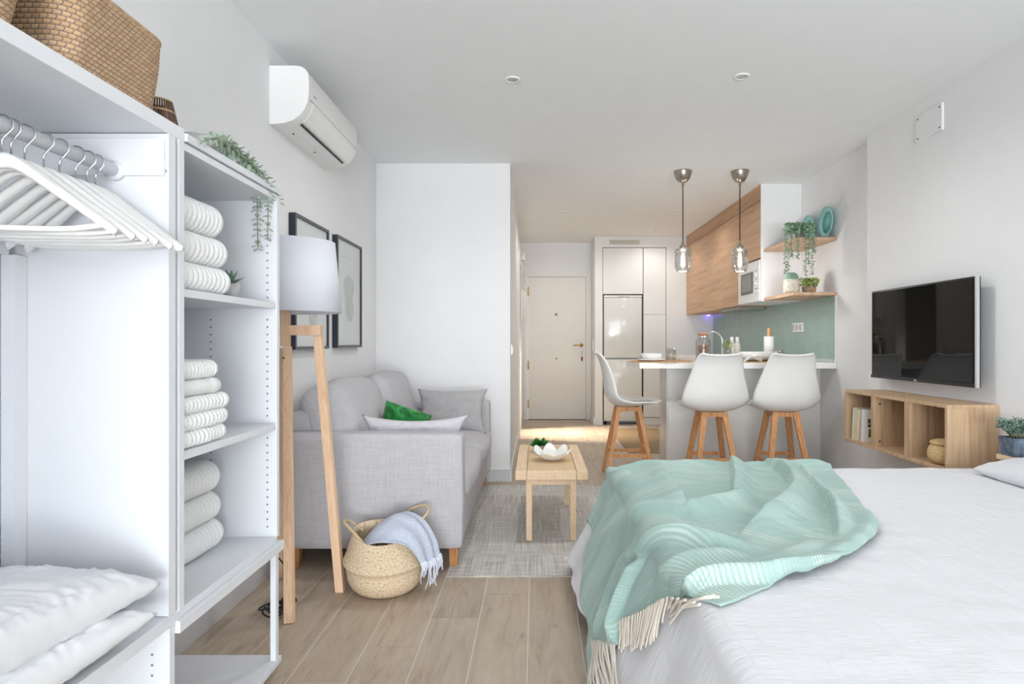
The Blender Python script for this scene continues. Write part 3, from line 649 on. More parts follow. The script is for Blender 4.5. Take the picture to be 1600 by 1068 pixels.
# ------------------------------------------------------------------ pendants
def pendant(px, lab):
    D = 5.17; x = (px - VX) * D / F
    t = thing('pendant_lamp', (x, D, H), lab, 'lamp', None); c = Vector((x, D, 0))
    obj('ceiling_rose', MB().lathe([(.0745, H), (.075, H - .008), (.070, H - .03), (.058, H - .062), (.038, H - .088), (.014, H - .098), (.010, H - .10), (.009, H - .135), (0, H - .137)], c, 32), STEEL, t)
    obj('cord', MB().tube([(x, D, H - .13), (x, D, 1.93)], .0045, 8), BLACK, t)
    obj('socket_cap', MB().lathe([(0, 1.945), (.009, 1.945), (.013, 1.925), (.011, 1.915), (.022, 1.905), (.029, 1.895), (.03, 1.865), (.024, 1.86), (0, 1.86)], c, 28), STEEL, t)
    obj('glass_shade', MB().lathe([(.028, 1.885), (.034, 1.882), (.060, 1.872), (.066, 1.86), (.066, 1.728), (.062, 1.712), (.053, 1.705), (.053, 1.688), (.050, 1.688), (.050, 1.706), (.059, 1.714), (.0635, 1.73), (.0635, 1.858), (.058, 1.869), (.028, 1.88)], c, 40), GLASS, t)
    l = bpy.data.lights.new('added_pendant_fill', 'POINT'); l.energy = 3.5; l.color = (1, .97, .93); l.shadow_soft_size = .05  # added weak fill lamp under a pendant that looks unlit
    o = bpy.data.objects.new('added_pendant_fill', l); C.objects.link(o); o.location = (x, D, 1.66)
    obj('bulb', MB().lathe([(0, 1.862), (.013, 1.86), (.015, 1.83), (.019, 1.80), (.016, 1.735), (0, 1.72)], c, 20), plain('bulb_glass', (240, 238, 232), .15), t)
pendant(1067, 'clear glass pendant lamp on black cord, left of the pair'); pendant(1156, 'clear glass pendant lamp on black cord, right one before the oak cupboards')

# ------------------------------------------------------------------ stools
def make_stool():
    t = thing('bar_stool', (0, 0, 0), '', 'stool', 'white bar stools around the peninsula')
    V = [((.25, .634), .17, (0, 0)), ((.20, .613), .215, (0, .012)), ((.10, .593), .24, (0, .035)), ((0, .580), .247, (.0, .05)), ((-.10, .588), .25, (.015, .066)), ((-.160, .63), .249, (.045, .06)),
         ((-.184, .70), .240, (.06, .035)), ((-.192, .78), .222, (.055, .015)), ((-.203, .86), .20, (.045, .005)), ((-.222, .94), .178, (.028, .005)), ((-.246, .99), .160, (.008, .015)), ((-.262, 1.01), .135, (-.012, .012))]
    cc = catmull([(v[0][0], v[0][1], v[1]) for v in V], 44); rr = catmull([(v[2][0], v[2][1], 0) for v in V], 44)
    def fn(u, v):
        i = round(v * 44); k = 2 * u - 1; k2 = math.copysign(abs(k) ** .9, k); c = cc[i]; r = rr[i]; e = abs(k) ** 2.6
        return Vector((c.z * k2, c.x + r.x * e, c.y + r.y * e))            # faces +Y
    s = obj('seat_shell', MB().grid(fn, 24, 44), plain('stool_white', (240, 240, 238), .35, var=1), t)
    m = s.modifiers.new('thick', 'SOLIDIFY'); m.thickness = .013; m.offset = 0
    s['label'] = 'moulded white seat shell'
    def pad(u, v):
        a = u * 2 * PI; r = v; x = .185 * r * math.cos(a); y = .04 + .165 * r * math.sin(a)
        return Vector((x, y, .618 + .018 * (1 - r ** 4) + .02 * abs(x / .2) ** 2))
    obj('seat_pad', MB().grid(pad, 32, 8), plain('pad_white', (222, 222, 222), .5), t)
    for sx in (-1, 1):
        for sy in (-1, 1):
            obj('leg', MB().bar((sx * .075, sy * .08, .575), (sx * .165, sy * .185, 0), .042, .034, .036, .026), STOOLW, t)
    for s_ in (-1, 1):
        obj('apron', MB().prism([(-.07, .575), (.07, .575), (.075, .525), (.05, .54), (-.05, .54), (-.075, .525)], 'y', s_ * .085 - .01, s_ * .085 + .01), STOOLW, t)
        obj('apron', MB().prism([(-.075, .575), (.075, .575), (.08, .525), (.05, .54), (-.05, .54), (-.08, .525)], 'x', s_ * .078 - .01, s_ * .078 + .01), STOOLW, t)
        f = .225; k = f / .575; ly = .185 + (.08 - .185) * k; lx = .165 + (.075 - .165) * k
        obj('footrest', MB().bar((-lx, s_ * ly, f), (lx, s_ * ly, f), .018, .018, .026, .026), STOOLW, t)
        obj('footrest', MB().bar((s_ * lx, -ly, f - .04), (s_ * lx, ly, f - .04), .018, .018, .026, .026), STOOLW, t)
    return t
s2 = make_stool()
s1, s3 = dup(s2), dup(s2)
s2.location = (1.345, 4.80, 0); s2['label'] = 'white bar stool with beech legs seen from behind, middle of the three'
s3.location = (1.885, 4.80, 0); s3.rotation_euler.z = math.radians(-2); s3['label'] = 'white bar stool with beech legs seen from behind, nearest the right wall'
s1.location = (.757, 5.18, 0); s1.rotation_euler.z = math.radians(-90); s1['label'] = 'white bar stool seen side-on at the left end of the counter'
# jute kitchen mat
mb = MB(); mb.grid(lambda u, v: Vector((.92 + .62 * u, 6.2 + 1.8 * v, .004 + .0025 * ((int(v * 60)) % 2) + .002 * nz((u * 9, v * 30, 0)))), 12, 60); mb.box(.92, 1.54, 6.2, 8.0, 0, .004)
obj('jute_mat', mb, JUTE, None, 'brown woven jute mat on kitchen floor before the fridge', 'mat', origin=(1.2, 7, 0))

# ------------------------------------------------------------------ TV and cube shelf
t = thing('television', (2.24, 3.6, .87), 'large black flat television mounted on the right wall', 'television')
TX = 2.20
obj('screen', MB().box(TX - .003, TX + .004, 3.14, 4.08, .895, 1.423), TVS, t)
obj('bezel', MB().box(TX, TX + .028, 3.125, 4.095, .873, 1.434, .004, 2), BLACK, t)
obj('side_trim', MB().box(TX - .004, TX + .012, 3.113, 3.125, .873, 1.434), plain('silver_trim', (200, 200, 202), .3, .3), t, 'silver edge strip')
obj('lower_bezel', MB().box(TX - .006, TX + .004, 3.125, 4.095, .873, .892, .002), BLACK, t)
obj('emblem', MB().box(TX - .0075, TX - .005, 3.60, 3.625, .877, .886), plain('silver_mark', (190, 190, 190), .3), t)
obj('rear_housing', MB().box(TX + .028, TX + .06, 3.3, 3.95, .9, 1.3, .01), BLACK, t); obj('wall_bracket', MB().box(TX + .06, XR - .001, 3.45, 3.75, 1.0, 1.25), BLACK, t)
XF, y0, y3, z0, z1 = 2.022, 3.07, 4.096, .758, 1.102 - .012
z0, z1 = .752, 1.0
D0, D1 = 975 / 317.5, 975 / 238.0
zt = EYE - 73 * D1 / F; zb = EYE - 152.6 * D1 / F
t = thing('cube_shelf', (2.15, 3.6, zb), 'wall-mounted oak cube shelf with three open compartments under television', 'shelf')
T_ = .018
XB = XR - .001
obj('top_panel', MB().box(XF, XB, D0, D1, zt - T_, zt, .001), OAKL, t); obj('bottom_panel', MB().box(XF, XB, D0, D1, zb, zb + T_, .001), OAKL, t)
obj('side_panel', MB().box(XF, XB, D0, D0 + T_, zb + T_, zt - T_), OAKL, t); obj('side_panel', MB().box(XF, XB, D1 - T_, D1, zb + T_, zt - T_), OAKL, t)
L3 = (D1 - D0) / 3
for i in (1, 2): obj('divider', MB().box(XF, XB - .012, D0 + L3 * i - .016, D0 + L3 * i + .016, zb + T_, zt - T_), OAKL, t)
obj('back_panel', MB().box(XB - .012, XB, D0 + T_, D1 - T_, zb + T_, zt - T_), OAKL, t)
for yy in (D0 + L3 * 2 - .03,):
    for zz in (zb + .05, zt - .06): obj('screw_cap', MB().tube([(XF + .035, D0 + 2 * L3 - .0165 - .0, zz), (XF + .035, D0 + 2 * L3 - .019, zz)], .006, 10), DARK, t)
# books
by = D1 - .03; bz = zb + T_
bk = [(.022, .205, (226, 228, 214), .10, 'slim white book with green edge, leaning at far end of cube shelf'), (.026, .20, (222, 214, 176), .12, 'pale yellow book in cube shelf, second from far end'),
      (.03, .20, (226, 212, 186), .14, 'cream book in cube shelf beside the white illustrated one')]
y = 4.058
for th, hh, col, ang, lab in bk:
    t = thing('book', (XF + .1, y, bz), lab, 'book')
    def B(a, b, c_, d_, e, f):
        m = MB().box(a, b, c_, d_, e, f); M = Matrix.Translation((0, y, bz)) @ Matrix.Rotation(ang, 4, 'X') @ Matrix.Translation((0, -y, -bz)); m.v = [M @ p for p in m.v]; return m
    obj('cover', B(XF + .03, XF + .17, y - th, y - th + .003, bz, bz + hh), plain('cover_%d' % int(th * 1000), col, .5), t)
    obj('cover', B(XF + .03, XF + .17, y - .003, y, bz, bz + hh), plain('cover_%d' % int(th * 1000), col, .5), t)
    obj('spine', B(XF + .027, XF + .03, y - th, y, bz, bz + hh), plain('cover_%d' % int(th * 1000), col, .5), t)
    obj('pages', B(XF + .031, XF + .165, y - th + .003, y - .003, bz + .003, bz + hh - .003), PAPER, t)
    y -= th + .003
t = thing('book', (XF + .1, y, bz), 'white booklet with dark photographs on cover, facing out of cube shelf', 'book')
def B2(a, b, c_, d_, e, f):
    m = MB().box(a, b, c_, d_, e, f); M = Matrix.Translation((XF + .03, y - .02, bz)) @ Matrix.Rotation(.10, 4, 'X') @ Matrix.Rotation(-.22, 4, 'Z'); m.v = [M @ p for p in m.v]; return m
obj('pages', B2(0, .15, -.012, 0, 0, .205), PAPER, t)
obj('cover', B2(0, .15, -.015, -.012, 0, .207), CERAM, t)
for a, b, e, f, col in ((.032, .068, .118, .148, (74, 78, 80)), (.034, .068, .095, .114, (60, 66, 62)), (.04, .068, .03, .085, (84, 108, 60))):
    obj('cover_photo', B2(a, b, -.0158, -.0148, e, f), plain('photo_%d' % int(e * 1000), col, .4, var=20, nscale=60), t)
# lidded rattan basket
c = Vector((2.11, 3.215, zb + T_ + .0005)); r = .082
t = thing('lidded_basket', c, 'small round golden rattan basket with lid in near compartment of cube shelf', 'basket')
def wv(p, a, v_): return p * (1 + .018 * math.sin(a * 30) * math.sin(v_ * 40))
obj('body', MB().lathe(catmull([(r * .6, 0, 0), (r * .92, .02, 0), (r, .05, 0), (r * .93, .08, 0), (r * .72, .1, 0)], 30) and [(q.x, q.y) for q in catmull([(.01, 0, 0), (r * .6, 0, 0), (r * .92, .02, 0), (r, .05, 0), (r * .93, .08, 0), (r * .72, .1, 0)], 34)], c, 90, fn=wv), RATT, t)
obj('lid', MB().lathe([(q.x, q.y) for q in catmull([(r * .76, .096, 0), (r * .86, .102, 0), (r * .84, .112, 0), (r * .5, .122, 0), (.001, .126, 0)], 26)], c, 90, fn=wv), RATT, t)
# access cover on wall
t = thing('access_cover', (XR, 3.6, 2.3), 'white screwed access cover plate high on the right wall', 'cover plate')
obj('plate', MB().box(XR - .012, XR, 3.49, 3.73, 2.29, 2.444, .001), WALL, t)
for yy in (3.51, 3.71):
    for zz in (2.31, 2.425): obj('screw', MB().tube([(XR - .012, yy, zz), (XR - .0135, yy, zz)], .005, 8), DARK, t)

# plant by the bed
c = Vector((2.185, 2.84, .585))
obj('bedside_ledge', MB().box(2.135, XR - .001, 2.76, 2.90, .562, .585, .003), TABW, None, 'small pale wooden ledge on right wall beside the bed', 'ledge', origin=(2.15, 2.8, .56))
t = thing('potted_plant', c, 'bushy sage green plant in square blue-grey stone pot beside bed', 'plant')
pot(t, c, .058, .068, .085, POTB, True); obj('soil', MB().box(c.x - .04, c.x + .04, c.y - .04, c.y + .04, c.z + .06, c.z + .082), SOIL, t); mb = MB(); st = MB()
for i in range(70):
    a = random.uniform(0, 2 * PI); e = c + Vector((math.cos(a) * random.uniform(.02, .085), math.sin(a) * random.uniform(.02, .08), random.uniform(.11, .165)))
    b0 = c + Vector((math.cos(a) * .02, math.sin(a) * .02, .08)); pts = catmull([b0, (b0 + e) / 2 + Vector((0, 0, .015)), e], 8); st.tube(pts, .001, 4)
    for p in pts[2:]:
        for q in range(2): leaf(mb, p, (random.uniform(-1, 1), random.uniform(-1, 1), random.uniform(0, 1)), .02, .007)
obj('foliage', mb, LEAF5, t, kind='stuff'); obj('stems', st, STEM, t)

# ------------------------------------------------------------------ soft shapes
def cushion(name, c, sx, sy, sz, mat, parent=None, M=None, pinch=.10, wr=.004, wf=9, seed=0, e=.42, **kw):
    """sx, sy = side lengths, sz = thickness along local z, corners pointed"""
    mb = MB(); n = 36
    def S(sign):
        def fn(u, v):
            a, b = 2 * u - 1, 2 * v - 1
            h = max(0, (1 - a * a)) ** e * max(0, (1 - b * b)) ** e
            x = a * sx / 2 * (1 - pinch * (1 - b * b) * abs(a) * .6 + 0); y = b * sy / 2 * (1 - pinch * (1 - a * a) * abs(b) * .6)
            x = a * sx / 2 * (1 - pinch * .5 * (1 - b * b) * a * a); y = b * sy / 2 * (1 - pinch * .5 * (1 - a * a) * b * b)
            w_ = wr * (nz((a * wf * .35 + seed, b * wf * .35, seed)) + .7 * nz((a * wf + seed, b * wf * .6, sign)))
            return Vector((x, y, sign * (sz / 2 * h + w_ * min(1, h * 2.2))))
        return fn
    mb.grid(S(1), n, n); mb.grid(S(-1), n, n)
    if M is None: M = Matrix.Identity(3)
    mb.v = [M @ p + Vector(c) for p in mb.v]
    return obj(name, mb, mat, parent, **kw)
RX = lambda d: Matrix.Rotation(math.radians(d), 3, 'X')
RY = lambda d: Matrix.Rotation(math.radians(d), 3, 'Y')
RZ = lambda d: Matrix.Rotation(math.radians(d), 3, 'Z')
def softbox(x0, x1, y0, y1, z0, z1, r, puff=.02, n=14, seed=0, wr=.004):
    """box with rounded edges and puffed faces"""
    mb = MB(); bm = bmesh.new(); bmesh.ops.create_cube(bm, size=2); bmesh.ops.subdivide_edges(bm, edges=bm.edges[:], cuts=n, use_grid_fill=True)
    hx, hy, hz = (x1 - x0) / 2, (y1 - y0) / 2, (z1 - z0) / 2; cx, cy, cz = (x0 + x1) / 2, (y0 + y1) / 2, (z0 + z1) / 2
    for v in bm.verts:
        a = v.co.copy()
        p = Vector((a.x * hx, a.y * hy, a.z * hz))
        q = Vector((max(-hx + r, min(hx - r, p.x)), max(-hy + r, min(hy - r, p.y)), max(-hz + r, min(hz - r, p.z))))
        dlt = p - q
        if dlt.length > 1e-6: p = q + dlt.normalized() * r
        f = lambda t: 1 - t * t
        if abs(a.x) > .999: p.x += math.copysign(puff * f(a.y) * f(a.z), a.x)
        if abs(a.y) > .999: p.y += math.copysign(puff * f(a.x) * f(a.z), a.y)
        if abs(a.z) > .999: p.z += math.copysign(puff * f(a.x) * f(a.y), a.z)
        nn = p.normalized() * wr * (nz((p.x * 6 + seed, p.y * 6, p.z * 6)) + .5 * nz((p.x * 17, p.y * 17 + seed, p.z * 17)))
        v.co = p + nn + Vector((cx, cy, cz))
    bm.verts.index_update(); mb.add([v.co.copy() for v in bm.verts], [[v.index for v in f.verts] for f in bm.faces], True); bm.free(); return mb

# ------------------------------------------------------------------ sofa
t = thing('sofa', (-.8, 3.9, 0), 'light grey linen two-seat sofa along the left wall', 'sofa')
SY0, SY1 = 3.0, 4.87
obj('armrest', softbox(XL + .03, -.357, SY0, SY0 + .13, .105, .658, .02, .004, seed=1, wr=.002), SOFA, t)
obj('armrest', softbox(XL + .03, -.357, SY1 - .13, SY1, .105, .658, .02, .004, seed=2, wr=.002), SOFA, t)
obj('seat_base', softbox(XL + .03, -.37, SY0 + .12, SY1 - .12, .105, .30, .015, .0, seed=3, wr=.001), SOFA, t)
obj('backrest', softbox(XL + .025, -1.10, SY0 + .12, SY1 - .12, .2, .76, .03, .005, seed=4), SOFA, t)
ym = (SY0 + SY1) / 2
obj('seat_cushion', softbox(-1.10, -.352, SY0 + .135, ym - .004, .30, .455, .05, .03, seed=5), SOFA, t)
obj('seat_cushion', softbox(-1.10, -.348, ym + .004, SY1 - .135, .30, .455, .05, .03, seed=6), SOFA, t)
for k, (ya, yb) in enumerate(((SY0 + .14, ym - .01), (ym + .01, SY1 - .14))):
    mb = softbox(-.13, .10, ya, yb, 0, .42 + .0 * k, .07, .035, seed=7 + k, wr=.008)
    M = Matrix.Translation((-.98 + .02 * k, 0, .465)) @ Matrix.Rotation(math.radians(-17), 4, 'Y'); mb.v = [M @ p for p in mb.v]
    obj('back_cushion', mb, SOFA, t)
for x, y in ((-.405, SY0 + .07), (XL + .09, SY0 + .07), (-.405, SY1 - .07), (XL + .09, SY1 - .07)):
    obj('leg', MB().bar((x, y, .106), (x, y, 0), .046, .034), LEGW, t)
cushion('cushion', (-.63, 3.225, .572), .56, .31, .10, PALEP, M=RX(82), seed=3, pinch=.42, wr=.008, label='pale grey rectangular cushion lying inside near sofa armrest', cat='cushion')
cushion('cushion', (-.62, 4.57, .60), .52, .34, .14, SOFAP, M=RX(68) , seed=4, pinch=.3, wr=.008, label='grey rectangular cushion leaning on far sofa armrest', cat='cushion')
cushion('cushion', (-.765, 3.60, .600), .29, .29, .12, VELVET, M=RZ(18) @ RY(20) @ RX(58), seed=5, label='emerald green velvet cushion in middle of sofa', cat='cushion')

# ------------------------------------------------------------------ rug
mb = MB()
RX0, RX1, RY0, RY1 = -.425, .95, 2.93, 4.80
mb.grid(lambda u, v: Vector((RX0 + (RX1 - RX0) * u, RY0 + (RY1 - RY0) * v, .006 + .0012 * math.sin(u * 700) + .0015 * nz((u * 20, v * 20, 0)))), 120, 40)
mb.box(RX0, RX1, RY0, RY1, 0.0, .005)
obj('rug', mb, RUG, None, 'flat grey woven rug under coffee table and sofa front', 'rug', origin=(.2, 3.9, 0))
# ------------------------------------------------------------------ coffee table
t = thing('coffee_table', (.083, 3.85, 0), 'small pale birch coffee table with woven cane top on rug', 'table')
X0, X1, Y0, Y1, ZT = -.115, .282, 3.40, 4.29, .40
obj('rail', MB().box(X0, X0 + .062, Y0 + .001, Y1 - .001, ZT - .05, ZT, .003), TABW, t); obj('rail', MB().box(X1 - .062, X1, Y0 + .001, Y1 - .001, ZT - .05, ZT, .003), TABW, t)
obj('end_rail', MB().box(X0 + .063, X1 - .063, Y0, Y0 + .05, ZT - .05, ZT - .001, .003), TABW, t); obj('end_rail', MB().box(X0 + .063, X1 - .063, Y1 - .05, Y1, ZT - .05, ZT - .001, .003), TABW, t)
mb = MB(); mb.grid(lambda u, v: Vector((X0 + .065 + (X1 - X0 - .13) * u, Y0 + .053 + (Y1 - Y0 - .106) * v, ZT - .002)), 1, 1, False)
for q in mb.v[:]: pass
mb.box(X0 + .065, X1 - .065, Y0 + .053, Y1 - .053, ZT - .012, ZT - .003)
obj('cane_panel', mb, CANE, t)
for x in (-.04, .204):
    for y in (3.46, 4.20): obj('leg', MB().box(x - .0155, x + .0155, y - .0155, y + .0155, .008, ZT - .05), TABW, t)
obj('apron', MB().box(-.024, .188, 3.452, 3.468, ZT - .085, ZT - .05), TABW, t); obj('apron', MB().box(-.024, .188, 4.192, 4.208, ZT - .085, ZT - .05), TABW, t)
for x in (-.04, .204): obj('apron', MB().box(x - .008, x + .008, 3.476, 4.184, ZT - .085, ZT - .05), TABW, t)
# clam shell bowl
c = at(862, 722, 3.72); c.z = ZT
mb = MB()
def shell(u, v):
    a = u * 2 * PI; r0 = v
    lobe = abs(math.cos(a * 3.5 + .4)); rr = r0 * (.092 + .013 * lobe)
    back = .5 + .5 * math.sin(a)
    z = .012 * 0 + (r0 ** 2.0) * (.040 + .016 * lobe + .028 * back * lobe)
    return c + Vector((rr * math.cos(a) * 1.08, rr * math.sin(a) * .95, .004 + z))
mb.grid(shell, 120, 20)
o = obj('shell_bowl', mb, plain('plaster_white', (240, 238, 234), .7, var=2, bmp=.2), None, 'white ruffled clam shell bowl on coffee table', 'bowl', origin=c)
m = o.modifiers.new('s', 'SOLIDIFY'); m.thickness = .006; m.offset = 1
c = at(843.5, 705, 4.02); c.z = ZT
t = thing('small_succulent', c, 'small bright green plant in pale grey bowl pot on coffee table', 'plant')
obj('pot', MB().lathe([(0, 0), (.022, 0), (.038, .02), (.044, .042), (.039, .042), (.03, .03), (0, .03)], c, 28), POTG, t); mb = MB()
for i in range(90):
    a = random.uniform(0, 2 * PI); el = random.uniform(.1, 1.2); leaf(mb, c + Vector((math.cos(a) * .012, math.sin(a) * .012, .038)), (math.cos(a) * math.cos(el), math.sin(a) * math.cos(el), math.sin(el)), random.uniform(.04, .056), .02, curl=.1)
obj('foliage', mb, LEAF2, t)

# ------------------------------------------------------------------ air conditioner
t = thing('air_conditioner', (XL, 3.35, 2.14), 'white wall-mounted air conditioner above sofa on the left wall', 'air conditioner')
pf = [(0, .276), (.12, .276), (.15, .272), (.172, .258), (.185, .235), (.188, .19), (.187, .14), (.182, .105), (.168, .07), (.145, .04), (.11, .016), (.07, .003), (.02, -.002), (0, -.002)]
PF = [(XL + a, 2.142 + b) for a, b in pf]
mb = MB(); ns = 14
vs = []
for y in [2.985 + (3.745 - 2.985) * k / ns for k in range(ns + 1)]: vs += [(a, y, b) for a, b in PF]
L = len(PF); mb.add(vs, [(k * L + i, k * L + i + 1, (k + 1) * L + i + 1, (k + 1) * L + i) for k in range(ns) for i in range(L - 1)], True)
obj('body', mb, WHITE2, t)
obj('end_cap', MB().prism(PF, 'y', 2.97, 2.985), WHITE2, t); obj('end_cap', MB().prism(PF, 'y', 3.745, 3.76), WHITE2, t)
def pft(k):  # point on profile, slightly proud
    a = PF[k]; return a
mb = MB(); A, B_ = (XL + .120, 2.142 + .0185), (XL + .133, 2.142 + .0265)
mb.add([(XL + .118, 3.04, 2.1622 - .0035), (XL + .129, 3.04, 2.1697 - .0035), (XL + .129, 3.70, 2.1697 - .0035), (XL + .118, 3.70, 2.1622 - .0035)], [(0, 1, 2, 3)])
obj('air_slot', mb, BLACK, t)
lp = [(.133, .0305), (.145, .0375), (.168, .0675), (.182, .1035), (.1875, .135)]
lp = [(XL + a + .0035, 2.142 + b - .0025) for a, b in lp]; lo = [(a - .0032, b + .0022) for a, b in lp][::-1]
mb = MB().prism(lp + lo, 'y', 3.03, 3.71)
obj('louver', mb, WHITE2, t)
for k in range(12): obj('slot_fin', MB().box(XL + .119, XL + .128, 3.08 + k * .05, 3.083 + k * .05, 2.1605, 2.1655), FRAMEG, t)
obj('front_seam', MB().box(XL + .186, XL + .1895, 2.99, 3.74, 2.142 + .118, 2.142 + .121), plain('seam_grey', (180, 180, 184), .6), t)
obj('emblem', MB().box(XL + .187, XL + .1895, 3.03, 3.07, 2.142 + .15, 2.142 + .158), plain('seam_grey', (180, 180, 184), .6), t)
for y in (3.12, 3.42): obj('screw_cap', MB().tube([(XL + .055, y, 2.142 + .002), (XL + .055, y, 2.142 - .002)], .005, 8), DARK, t)

# ------------------------------------------------------------------ framed pictures
def frame(ya, yb, za, zb_, lab, art):
    t = thing('framed_picture', (XL, (ya + yb) / 2, za), lab, 'picture'); x1 = XL + .034; b = .016
    obj('frame', MB().box(XL, x1, ya, ya + b, za, zb_).box(XL, x1, yb - b, yb, za, zb_).box(XL, x1, ya + b, yb - b, za, za + b).box(XL, x1, ya + b, yb - b, zb_ - b, zb_), NAVY, t)
    obj('frame_face', MB().box(x1, x1 + .002, ya, ya + b, za, zb_).box(x1, x1 + .002, yb - b, yb, za, zb_).box(x1, x1 + .002, ya + b, yb - b, za, za + b).box(x1, x1 + .002, ya + b, yb - b, zb_ - b, zb_), FRAMEG, t)
    p = obj('print', MB().box(XL + .002, x1 - .010, ya + b, yb - b, za + b, zb_ - b), PAPER, t)
    for ai, (fy, fz, ry, rz) in enumerate(art):
        cy = ya + (yb - ya) * fy; cz = za + (zb_ - za) * fz
        obj('printed_shape', MB().add([(x1 - .009 + .0008 * ai, cy + ry * math.cos(a) * (1 + .1 * math.sin(3 * a)), cz + rz * math.sin(a)) for a in [2 * PI * k / 28 for k in range(28)]], [list(range(28))]), INK, p)
    obj('printed_line', MB().box(x1 - .0095, x1 - .009, ya + .09, yb - .07, zb_ - .12, zb_ - .116), INK, p)
    obj('glass', MB().box(x1 - .004, x1 - .002, ya + b, yb - b, za + b, zb_ - b), GLASSP, t)
frame(3.20, 3.72, 1.064, 1.768, 'black framed pale print partly hidden behind the lamp shade', [(.52, .45, .09, .10), (.55, .27, .06, .08)])
frame(3.88, 4.42, 1.068, 1.773, 'black framed pale grey leaf print nearest the nook wall', [(.5, .55, .11, .09), (.53, .36, .085, .085)])

# ------------------------------------------------------------------ floor lamp
LX, LY = -1.05, 2.68
t = thing('floor_lamp', (LX, LY, 0), 'tripod floor lamp with white drum shade and beech legs', 'lamp')
mb = MB().lathe([(.178, 1.532), (.205, 1.229)], (LX, LY, 0), 56)
o = obj('lamp_shade', mb, LINEN_SHADE, t, 'white fabric shade'); m = o.modifiers.new('s', 'SOLIDIFY'); m.thickness = .003
obj('shade_ring', MB().tube([(LX, LY, 1.245), (LX + .2, LY, 1.235)], .002, 6).tube([(LX, LY, 1.245), (LX - .1, LY + .17, 1.235)], .002, 6).tube([(LX, LY, 1.245), (LX - .1, LY - .17, 1.235)], .002, 6), STEEL, t)
obj('bulb', MB().lathe([(0, 1.4), (.02, 1.395), (.03, 1.36), (.025, 1.32), (.014, 1.29), (0, 1.29)], (LX, LY, 0), 20), plain('bulb_glass', (240, 238, 232)), t)
HX = at(446, 500, LY).x
obj('socket', MB().lathe([(0, 1.235), (.02, 1.235), (.02, 1.255), (.014, 1.26), (.014, 1.3), (0, 1.3)], (HX + .003, LY, 0), 20), STEEL, t)
zt1, zt2 = at(0, 508, LY).z, at(0, 523.5, LY).z
obj('stem', MB().box(HX - .017, HX + .017, LY - .017, LY + .017, at(0, 540, LY).z, 1.237, .001), BEECH, t)
obj('arm', MB().box(HX - .0175, at(503, 0, LY).x, LY - .018, LY + .018, zt2, zt1, .001), BEECH, t)
a = at(497, 525, LY); b = Vector((-.868, 2.765, 0)); obj('leg', MB().bar(a, b, .034, .036, .030, .034), BEECH, t)
a = at(449, 541, 2.655); b = Vector((-.971, 2.455, 0)); obj('leg', MB().bar(a, b, .030, .035, .026, .030), BEECH, t)
a = at(441, 545, 2.70); b = Vector((-1.205, 2.93, 0)); obj('leg', MB().bar(a, b, .032, .034, .028, .032), BEECH, t)
obj('hinge_screw', MB().tube([at(443, 559, 2.63), at(443, 559, 2.625)], .004, 8), DARK, t)
# cable coil
c = Vector((-1.045, 2.52, .006)); pts = []
for k in range(150):
    a = k / 150 * 2 * PI * 4.3; r = .05 + .012 * math.sin(a * 1.7); pts.append(c + Vector((r * math.cos(a) * (1 + .2 * math.sin(k * .09)), r * .9 * math.sin(a), .006 + .025 * (k / 150) + .008 * math.sin(a * 2.3) + .008)))
pts += catmull([pts[-1], c + Vector((.02, .1, .06)), c + Vector((-.02, .17, .10)), c + Vector((-.1, .22, .16)), Vector((XL + .02, 2.75, .2))], 20)[1:]
obj('lamp_cable', MB().tube(pts, .0035, 6).tube([c + Vector((.0, .0, .01)), c + Vector((.05, .06, .035))], .011, 8), plain('black_cable', (28, 30, 38), .5), None, 'black coiled lamp cable on floor behind the lamp leg', 'cable', origin=c)

# ------------------------------------------------------------------ belly basket with throw
c = Vector((-.672, 2.785, 0))
t = thing('belly_basket', c, 'round natural seagrass belly basket with loop handles before the sofa', 'basket')
prof = catmull([(.001, .004, 0), (.09, 0, 0), (.135, .018, 0), (.163, .06, 0), (.170, .105, 0), (.172, .122, 0)], 40)
prof2 = catmull([(.168, .118, 0), (.183, .132, 0), (.178, .15, 0), (.163, .185, 0), (.150, .225, 0), (.138, .262, 0)], 36)
def skew(p, a, v):
    k = max(0, p.z - .12) / .14; w = 1 + .016 * (math.sin(a * 40) * math.sin(p.z * 300))
    q = Vector((p.x * w, p.y * w, p.z)); q.x *= 1 - .06 * k; q.x += -.012 * k; q.z += .018 * k * math.sin(a) - .006 * k * math.cos(a)
    q.z += .006 * math.cos(a * 2) * min(1, max(0, p.z) / .1); return q
obj('lower_body', MB().lathe([(q.x, q.y) for q in prof], c, 176, fn=skew), SEAG, t)
obj('upper_body', MB().lathe([(q.x, q.y) for q in prof2] + [(.130, .262), (.142, .225), (.155, .185), (.160, .14)], c, 176, fn=skew), SEAG, t)
obj('waist_band', MB().lathe([(.168, .112), (.1755, .117), (.1745, .125), (.166, .128)], c, 80, fn=skew), SEAGD, t)
obj('handle', MB().tube(catmull([c + Vector((-.115, .05, .245)), c + Vector((-.175, .06, .285)), c + Vector((-.185, .0, .30)), c + Vector((-.13, -.06, .275)), c + Vector((-.068, -.105, .235))], 26), .0065, 8), SEAGD, t)
obj('handle', MB().tube(catmull([c + Vector((.05, .13, .27)), c + Vector((.075, .16, .31)), c + Vector((.14, .15, .335)), c + Vector((.175, .09, .325)), c + Vector((.14, .05, .285)), c + Vector((.11, .07, .26))], 26), .0065, 8), SEAGD, t)
th = thing('pale_blue_throw', c + Vector((.05, 0, .2)), 'pale blue throw with white tassels spilling out of the belly basket', 'throw')
mb = MB()
